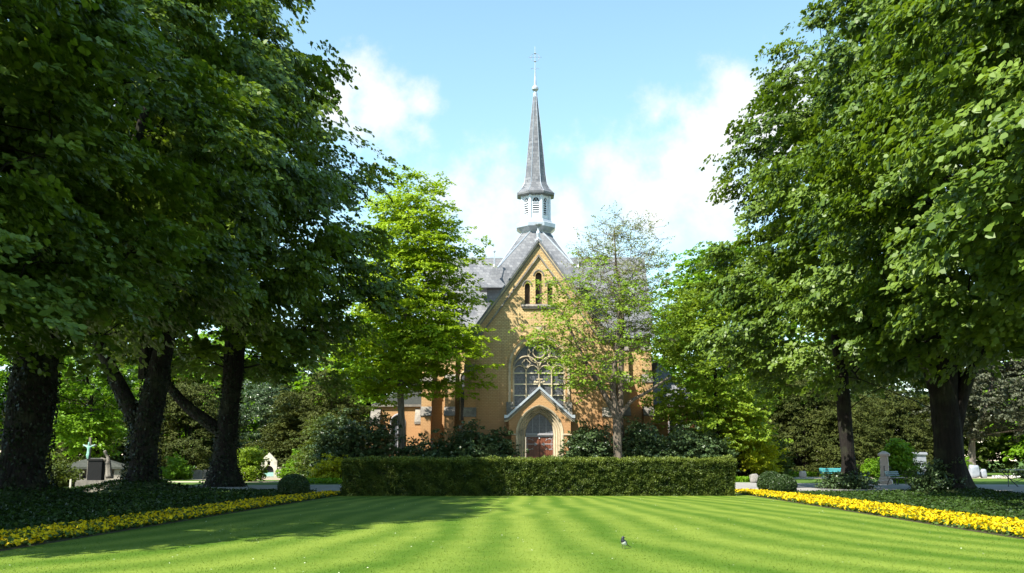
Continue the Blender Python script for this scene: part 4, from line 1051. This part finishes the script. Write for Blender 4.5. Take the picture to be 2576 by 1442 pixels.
bush('evergreen_shrub', 'dark glossy shrub right of the porch', 'shrub', (5.6, 74.4, 0), 1.7, 1.3, 3.6, MT['dark_leaf'], 90, 10, 20, .18, 54, length=.7)
bush('evergreen_shrub', 'dark shrub right of the forked tree trunk', 'shrub', (9.4, 75, 0), 1.6, 1.3, 4.2, MT['dark_leaf'], 90, 10, 20, .18, 55, length=.7)
bush('evergreen_shrub', 'wide dark shrub below the right side chapel', 'shrub', (13.0, 75, 0), 2.6, 1.5, 3.7, MT['dark_leaf'], 120, 10, 20, .18, 56, length=.7)
bush('yellow_shrub', 'glowing yellow-green shrub right of the chapel', 'shrub', (17.8, 80, 0), 2.1, 1.8, 5.9, MT['yellow_leaf'], 120, 10, 20, .18, 57, length=.8)
bush('olive_shrub', 'olive shrub at the left end of the hedge', 'shrub', (-13.4, 78, 0), 2.2, 1.6, 4.6, MT['olive'], 100, 10, 20, .18, 58, length=.8)
bush('low_shrub', 'low yellowish shrub left of the hedge', 'shrub', (-12.0, 70, 0), 1.4, .8, 1.5, MT['yellow_leaf'], 50, 8, 18, .13, 59, length=.5)
bush('yellow_shrub', 'small yellow-flecked shrub beside the third left trunk', 'shrub', (-18.3, 72, 0), .75, .7, 2.4, MT['young'], 60, 8, 18, .14, 60, length=.5)
bush('low_shrub', 'round light green shrub between the second and third left trunks', 'shrub', (-25.2, 78, 0), .95, .8, 1.5, MT['bright'], 50, 8, 20, .13, 61, length=.4)
bush('low_shrub', 'green shrub behind the boxwood ball on the left', 'shrub', (-17.1, 84, 0), 1.2, .9, 2.0, MT['bright'], 50, 8, 20, .15, 62, length=.4)
bush('low_shrub', 'broad dark shrub left of the crucifix monument', 'shrub', (-23.9, 53, 0), 1.5, 1.0, 1.9, MT['olive'], 60, 9, 20, .13, 63, length=.5)
bush('conical_shrub', 'pointed yellow-green shrub behind the dark benches', 'shrub', (25.7, 69, 0), 1.15, 1.0, 2.5, MT['bright'], 90, 9, 20, .13, 64, length=.4, cone=.8)
bush('low_shrub', 'low green shrub left of the stone pump column', 'shrub', (29.4, 84, 0), .9, .8, 1.6, MT['bright'], 40, 8, 18, .15, 65, length=.4)
bush('low_shrub', 'small light green shrub beside the white sculpture', 'shrub', (37.6, 88, 0), .8, .7, 1.9, MT['bright'], 40, 8, 18, .15, 66, length=.4)
bush('clipped_hedge', 'low clipped box hedge near the right edge', 'hedge', (41.2, 83, 0), 1.6, .5, .8, MT['box'], 50, 8, 20, .12, 67, length=.25)
bush('olive_shrub', 'loose olive shrub behind the boxwood pair', 'shrub', (20.2, 86, 0), 2.4, 1.6, 4.0, MT['olive'], 90, 10, 20, .18, 68, length=.8)
def groundstuff(name, x0, x1, y0, y1, n, mat, label, h=.3, s=.14):
    scatter(name, n, lambda y: (x0+0*y, x1+0*y), (y0, y1), lambda x, y: .02, (.02, h), s, MT[mat], label, 'ground plants')
groundstuff('low_plants', 9.8, 17.5, 71.2, 73, 4500, 'bright', 'low bright plants edging the path right of the hedge')
groundstuff('low_plants', 19.5, 33, 88.6, 90.5, 5000, 'bright', 'low green plants below the tall right yew', .4, .18)
groundstuff('low_plants', -14, -9, 66, 69, 2500, 'bright', 'low bright plants left of the hedge end')
# far belt of trees closing the horizon
FG = 'far trees closing the view'
far = []
fr_ = random.Random(4)
variants = []
for i, (mt_, H, Rr) in enumerate([('olive', 15, 6.5), ('bright', 17, 7), ('dark_leaf', 13, 6)]):
    pf = [(1, Rr*.6), (3, Rr*.95), (H*.5, Rr), (H*.75, Rr*.75), (H, Rr*.2)]
    t_ = leafy_tree('background_tree', ['olive-green tree far behind the left trunks', 'fresh green tree far behind the lawn', 'dark green tree far behind the lawn'][i], (0, 0, 0), pf, 110, 11, 24, .45, MT[mt_], MT['bark'],
        [[(0, 0, -.2, .4), (0, 0, H*.4, .3), (0, 0, H*.8, .12)]], 70+i, rmin=.4, mind=1.1, spread=(1.2, 1.2, .6), length=1.5, width=.6, group=FG, tip=.03)
    variants.append(t_)
xs = [-92, -82, -73, -64, -56, -49, -42, -35, -28, -21, -15, 24, 31, 38, 45, 52, 59, 67, 76, 86, 96]
for i, x in enumerate(xs):
    v = i % 3; y = 118+fr_.uniform(-6, 12); side = 'left' if x < 0 else 'right'
    lab = '%s in the far belt on the %s, %s' % (['olive-green tree', 'fresh green tree', 'dark green tree'][v], side, 'counted %s from the chapel outwards' % ['first', 'second', 'third', 'fourth', 'fifth', 'sixth', 'seventh', 'eighth', 'ninth', 'tenth', 'eleventh'][(10-i) if x < 0 else i-11])
    rz = fr_.uniform(0, 6.28); sc = fr_.uniform(.85, 1.15)
    if i < 3:
        o = variants[v]; o.location = (x, y, 0); o.rotation_euler.z = rz; o['label'] = lab
    else: dup(variants[v], (x, y, 0), rz, (sc, sc, sc), lab)

# ------------------------------------------------------------------ monuments, benches and small things
def skin_fig(name, pts, edges, mat, parent, lvl=1):
    me = bpy.data.meshes.new(name); me.from_pydata([p[:3] for p in pts], edges, []); me.materials.append(mat)
    o = link(name, me, parent); sm = o.modifiers.new('skin', 'SKIN')
    for i, p in enumerate(pts): me.skin_vertices[0].data[i].radius = (p[3], p[3])
    me.skin_vertices[0].data[0].use_root = True
    ss = o.modifiers.new('sub', 'SUBSURF'); ss.levels = lvl; ss.render_levels = lvl
    return o
t = thing('crucifix_monument', 'green bronze crucifix figure on a dark stone slab and granite pedestal between the left trunks', 'monument', (-20.2, 50.6, 0))
b = MB(); b.box(-.82, .82, -.45, .45, 0, .48); b.box(-.90, .90, -.52, .52, 0, .14); b.box(-.78, .78, -.42, .42, .48, .56); b.build('pedestal', MT['dark_stone'], t)  # dark stone stands in for the shade on the pedestal
b = MB(); b.box(-.36, .32, -.22, .22, .56, 1.5); b.box(-.40, .36, -.26, .26, 1.5, 1.58); b.build('slab', MT['black_stone'], t)
b = MB(); b.box(-.52, -.42, .1, .2, .56, 2.62); b.box(-.80, -.14, .1, .2, 2.18, 2.28); b.build('cross', MT['dark_stone'], t)
fig = [(-.47, .03, 1.98, .07), (-.47, .03, 2.12, .085), (-.47, .02, 2.22, .05), (-.46, .0, 2.32, .055), (-.46, -.01, 2.40, .045), (-.58, .03, 2.18, .04), (-.68, .05, 2.22, .03), (-.77, .07, 2.27, .025), (-.36, .03, 2.18, .04), (-.26, .05, 2.22, .03), (-.17, .07, 2.27, .025),
       (-.50, .02, 1.86, .06), (-.52, .0, 1.72, .05), (-.50, .03, 1.58, .03), (-.44, .02, 1.86, .06), (-.46, .0, 1.72, .05), (-.48, .03, 1.56, .03)]
skin_fig('figure', fig, [(0, 1), (1, 2), (2, 3), (3, 4), (1, 5), (5, 6), (6, 7), (1, 8), (8, 9), (9, 10), (0, 11), (11, 12), (12, 13), (0, 14), (14, 15), (15, 16)], MT['verdigris'], t)
# mourning figure leaning on the slab
fig = [(.56, 0, 1.15, .16), (.56, 0, 1.45, .17), (.52, -.02, 1.62, .10), (.46, -.06, 1.76, .06), (.40, -.10, 1.90, .10), (.36, -.12, 2.0, .08), (.40, -.16, 1.55, .07), (.22, -.2, 1.62, .05), (.60, 0, .85, .19), (.62, 0, .62, .24)]
skin_fig('leaning_statue', fig, [(0, 1), (1, 2), (2, 3), (3, 4), (4, 5), (1, 6), (6, 7), (0, 8), (8, 9)], MT['dark_stone'], t)
b = MB(); b.box(-1.05, -.97, -.55, -.47, 0, .62); b.build('marker_post', MT['pale_stone'], t)
t = thing('tomb', 'low grey stone tomb with a pyramid roof behind the crucifix monument', 'tomb', (-25.6, 64, 0))
b = MB(); b.box(-1.9, 1.9, -.7, .7, 0, .38); b.box(-1.75, -1.35, -.6, .6, .38, .95); b.box(1.35, 1.75, -.6, .6, .38, .95); b.box(-.9, -.7, -.6, .6, .38, .95); b.box(.7, .9, -.6, .6, .38, .95); b.build('wall', MT['dark_stone'], t)  # tomb walls in dark stone, their shade put into the colour
b = MB(); b.loft([[(-2.0, -.8, .95), (2.0, -.8, .95), (2.0, .8, .95), (-2.0, .8, .95)], [(-2.0, -.8, 1.08), (2.0, -.8, 1.08), (2.0, .8, 1.08), (-2.0, .8, 1.08)], [(-.4, -.1, 1.62), (.4, -.1, 1.62), (.4, .1, 1.62), (-.4, .1, 1.62)]]); b.build('roof', simple('shade_toned_roof_stone', (.075, .078, .07), (.04, .045, .035), 8, .95, spec=.1), t)  # roof stone darkened to carry the shade on it
b = MB(); b.box(-1.3, 1.3, -.05, .05, .38, .95); b.build('panel', MT['dark_stone'], t)
tag(scatter('tulips', 500, lambda y: (-27.4+0*y, -24+0*y), (62.2, 63), lambda x, y: .02, (.08, .25), .11, MT['petal'], 'x', 'x'), 'yellow flowers planted in front of the grey tomb', 'flowers')
# wall grave with a gable
t = thing('wall_grave', 'cream stone wall grave with a pointed gable and arched niche, left of the boxwood ball', 'grave', (-20.2, 86.5, 0))
b = MB(); b.wall([(-.68, 0), (.68, 0), (.68, 1.35), (0, 2.05), (-.68, 1.35)], [arch_loop(.42, .1, .55, .36, 6), shift(arch_loop(.12, 1.0, 1.25, .16, 5), 0)], -.2, .1); b.box(-.76, .76, -.26, -.2, 0, .12); b.build('gable_stone', MT['pale_stone'], t)
b = MB(); b.box(-.6, .6, .02, .06, .1, 1.5); b.build('niche', MT['hole'], t)  # near-black sheet in place of the shade in the niche
b = MB(); b.box(-.4, .4, -.14, -.04, .1, .42); b.build('bronze_panel', MT['verdigris'], t)
b = MB(); b.box(-2.3, -.7, -.1, .1, 0, .78); b.box(.7, 2.5, -.1, .1, 0, .78); b.box(-2.36, -.69, -.14, .14, .78, .86); b.box(.69, 2.56, -.14, .14, .78, .86); b.build('side_wall', MT['pale_stone'], t)
def stone(name, label, cat, loc, w, d, h, mat, seed, rnd_=1, rz=0, top=.8):
    root = thing(name, label, cat, loc, rz); bm = bmesh.new(); bmesh.ops.create_icosphere(bm, subdivisions=3, radius=1)
    for v in bm.verts:
        p = v.co; n_ = 1+.18*noise.noise(p*1.6+Vector((seed, 0, 0)))+.08*noise.noise(p*4+Vector((seed, 0, 0)))
        q = Vector((math.copysign(abs(p.x)**.6, p.x), math.copysign(abs(p.y)**.6, p.y), math.copysign(abs(p.z)**.6, p.z)))*n_
        v.co = (q.x*w/2, q.y*d/2, q.z*h/2+h/2-.03)
    me = bpy.data.meshes.new('block'); bm.to_mesh(me); bm.free(); me.materials.append(mat); me.shade_smooth(); link('block', me, root); return root
stone('boulder', 'small grey boulder with a pale spot on the path edge right of the hedge', 'boulder', (15.9, 68.4, 0), .6, .4, .62, MT['granite'], 3)
stone('boulder', 'small pinkish gravestone left of the turquoise bench', 'gravestone', (23.6, 84.5, 0), .6, .3, .6, MT['pink_granite'], 5)
t = thing('grave_slabs', 'pair of pale grey grave slabs between the second and third left trunks', 'grave', (-23.9, 80.5, 0))
b = MB(); b.box(-.75, -.02, -.08, .08, 0, .62); b.prism([(-.75, .62), (-.02, .62), (-.38, .72)], -.08, .08); b.build('slab', MT['granite'], t)
b = MB(); b.box(.03, .8, -.05, .11, 0, .72); b.build('slab', MT['granite'], t)
# pump column
t = thing('pump_column', 'square pinkish stone pump column with two taps behind the slender linden', 'water pump', (23.36, 65.2, 0), R(-24))
def ring4(w, z): return [(sx*w, sy*w, z) for sx, sy in ((-1, -1), (1, -1), (1, 1), (-1, 1))]
b = MB(); b.loft([ring4(.42, 0), ring4(.42, .2), ring4(.40, .24), ring4(.34, .28), ring4(.33, .40), ring4(.26, .46), ring4(.225, 1.72), ring4(.225, 1.74)]); b.build('shaft', MT['pink_granite'], t)
b = MB(); b.loft([ring4(.24, 1.72), ring4(.34, 1.76), ring4(.35, 1.86), ring4(.28, 1.92), ring4(.08, 2.04)]); b.build('cap', MT['pink_granite'], t)
for s, off in ((0, -.02), (1, 0)):
    b = MB()
    if s == 0: b.tube([(.0, -.24, 1.05), (0, -.34, 1.06), (0, -.38, .98), (0, -.36, .9)], .02, 6); b.tube([(0, -.30, 1.05), (0, -.30, 1.13)], .03, 6); b.tube([(-.01, -.262, .9), (0, -.262, .5)], .014, 5)
    else: b.tube([(.24, 0, 1.05), (.34, 0, 1.06), (.38, 0, .98), (.36, 0, .9)], .02, 6); b.tube([(.30, 0, 1.05), (.30, 0, 1.13)], .03, 6); b.tube([(.262, 0, .9), (.262, 0, .5)], .014, 5)
    b.build('tap', MT['black_iron'], t)
# park benches with slatted seats and cast-iron sides
def bench(label, loc, rz, Lg, seatm, backm, ironm, group=None):
    t = thing('park_bench', label, 'bench', loc, rz, group)
    b = MB()
    for k in range(4): y_ = -.24+k*.125; b.box(-Lg/2, Lg/2, y_, y_+.09, .42+k*.002, .45+k*.002)
    b.build('seat', seatm, t)
    b = MB()
    for k in range(3):
        z = .53+k*.105; y_ = .27+k*.035
        b.obox((0, y_, z+.04), Matrix.Rotation(R(-14), 3, 'X'), Lg/2, .014, .042)
    b.build('backrest', backm, t)
    for s in (-1, 1):
        x = s*(Lg/2-.16); b = MB()
        b.tube([(x, -.26, 0), (x, -.22, .2), (x, -.12, .36), (x, .02, .41), (x, .14, .36), (x, .24, .2), (x, .30, 0)], [.03, .026, .024, .024, .024, .026, .03], 6)
        b.tube([(x, -.28, .415), (x, .0, .41), (x, .27, .41), (x, .30, .55), (x, .38, .86)], .022, 6)
        b.tube([(x, -.26, .415), (x, -.30, .55), (x, -.2, .62), (x, .05, .62), (x, .28, .60)], .018, 6)
        b.build('side_frame', ironm, t)
    return t
BG = 'park benches beside the paths'
bench('turquoise painted bench on the gravel path left of the slender linden', (24.95, 81.0, 0), 0, 1.85, MT['teal_paint'], MT['teal_paint'], MT['teal_paint'], BG)
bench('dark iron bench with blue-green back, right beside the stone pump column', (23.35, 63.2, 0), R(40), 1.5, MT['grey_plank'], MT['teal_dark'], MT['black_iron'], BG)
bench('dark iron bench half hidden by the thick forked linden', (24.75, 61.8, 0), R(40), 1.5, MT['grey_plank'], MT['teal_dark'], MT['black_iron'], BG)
t = thing('folding_table', 'dark table with crossed legs cut off by the right edge under the trees', 'table', (28.9, 59.8, 0), R(20))
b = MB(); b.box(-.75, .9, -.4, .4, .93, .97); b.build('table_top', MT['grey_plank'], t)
for xx in (-.5, .75):
    b = MB(); b.tube([(xx-.36, -.3, 0), (xx+.3, .3, .95)], .028, 6); b.build('leg', MT['black_iron'], t)
    b = MB(); b.tube([(xx+.36, -.3, 0), (xx-.3, .3, .95)], .028, 6); b.build('leg', MT['black_iron'], t)
b = MB(); b.tube([(-.5, 0, .47), (.1, .0, .3), (.75, 0, .47)], .02, 6); b.build('stretcher', MT['black_iron'], t)
# white monuments far right
t = thing('white_stele', 'tall white stone stele with a cornice left of the thick linden trunk', 'monument', (36.9, 94, 0))
b = MB(); b.loft([ring4(.55, 0), ring4(.55, .15), ring4(.44, .2), ring4(.42, 1.8), ring4(.52, 1.86), ring4(.55, 2.0), ring4(.5, 2.05)]); b.build('shaft', MT['white_marble'], t)
b = MB(); b.box(-.5, .5, -.5, .5, 2.05, 2.12); b.build('cornice', MT['white_marble'], t)
stone('white_sculpture', 'rough white stone sculpture right of the thick linden trunk', 'sculpture', (37.3, 84, 0), .85, .5, 1.1, MT['white_marble'], 9)
t = stone('white_sculpture', 'smaller white stone leaning beside the rough white sculpture', 'sculpture', (38.15, 84.2, 0), .5, .4, .75, MT['white_marble'], 12)
tag(scatter('grave_flowers', 300, lambda y: (38.2+0*y, 40+0*y), (82, 83), lambda x, y: .02, (.05, .2), .12, simple('white_petals', (.75, .7, .68)), 'x', 'x', keep=None), 'small white grave flowers below the white sculpture', 'flowers')

# ------------------------------------------------------------------ magpie on the lawn
t = thing('magpie', 'black and white magpie standing on the lawn with its head turned right', 'bird', (2.02, 19.15, .012), 0)
def ell(c, t_, rw, rh, n=16):
    t_ = Vector(t_).normalized(); a = t_.cross(Vector((0, 1, .05))).normalized(); b_ = t_.cross(a).normalized()
    return [Vector(c)+a*math.cos(k*2*math.pi/n)*rw+b_*math.sin(k*2*math.pi/n)*rh for k in range(n)]
spine = [((.075, .035, .062), .008), ((.058, .03, .072), .024), ((.038, .02, .088), .040), ((.018, .008, .108), .047), ((.004, 0, .130), .046), ((-.004, -.004, .150), .039), ((-.006, -.006, .168), .030), ((-.004, -.006, .182), .0265), ((0, -.006, .196), .0275), ((.005, -.006, .208), .025), ((.010, -.006, .218), .015), ((.012, -.006, .222), .004)]
mb = MB(); rings = []
for i, (c, r_) in enumerate(spine):
    a = Vector(spine[min(i+1, len(spine)-1)][0])-Vector(spine[max(i-1, 0)][0]); rings.append(ell(c, a, r_, r_*.95))
mb.loft(rings)
me = mb.mesh('body', [MT['feather_w'], MT['feather_b']]); me.shade_smooth()
for p in me.polygons:
    c = p.center
    p.material_index = 1 if (c.z > .120 + .012*math.sin(c.x*40) or (c.z < .075 and c.x > .055)) else 0
link('body', me, t)
b = MB(); b.loft([ell((.021, -.010, .205), (1, -.2, -.15), .009, .009, 8), ell((.034, -.013, .202), (1, -.2, -.2), .006, .006, 8), ell((.050, -.016, .196), (1, -.2, -.3), .001, .001, 8)]); b.build('beak', MT['feather_b'], t, smooth=True)
b = MB(); b.lathe([(.001, .2045), (.0035, .206), (.0035, .209), (.001, .2105)], 8, (.014, -.0315)); b.build('eye', MT['black_stone'], t)
b = MB(); b.loft([[(.045, .03, .085), (.055, .015, .082), (.06, .04, .092)], [(.10, .05, .045), (.112, .033, .040), (.118, .058, .05)], [(.150, .062, .022), (.162, .05, .016), (.166, .068, .022)]]); b.build('tail', MT['feather_b'], t)
for s in (-1, 1):
    b = MB(); cx_ = .012+s*.042; b.loft([ell((cx_*.8, .0, .145), (.25, .25, -1), .010, .016, 10), ell((cx_+.004, .008, .120), (.25, .25, -1), .013, .028, 10), ell((cx_+.016, .02, .092), (.3, .3, -1), .010, .024, 10), ell((cx_*.6+.045, .035, .066), (.4, .3, -1), .003, .008, 10)]); b.build('wing', MT['feather_b'], t, smooth=True)
    b = MB(); x = .012+s*.020; b.tube([(x+.004, .008, .072), (x+.002, .006, .04), (x, .0, .004)], [.007, .0035, .003], 6)
    for an in (-.5, 0, .5): b.tube([(x, 0, .004), (x+math.sin(an)*.02, -math.cos(an)*.022, .002)], [.003, .0015], 5)
    b.tube([(x, 0, .004), (x, .014, .002)], [.003, .0015], 5); b.build('leg', MT['black_iron'], t)
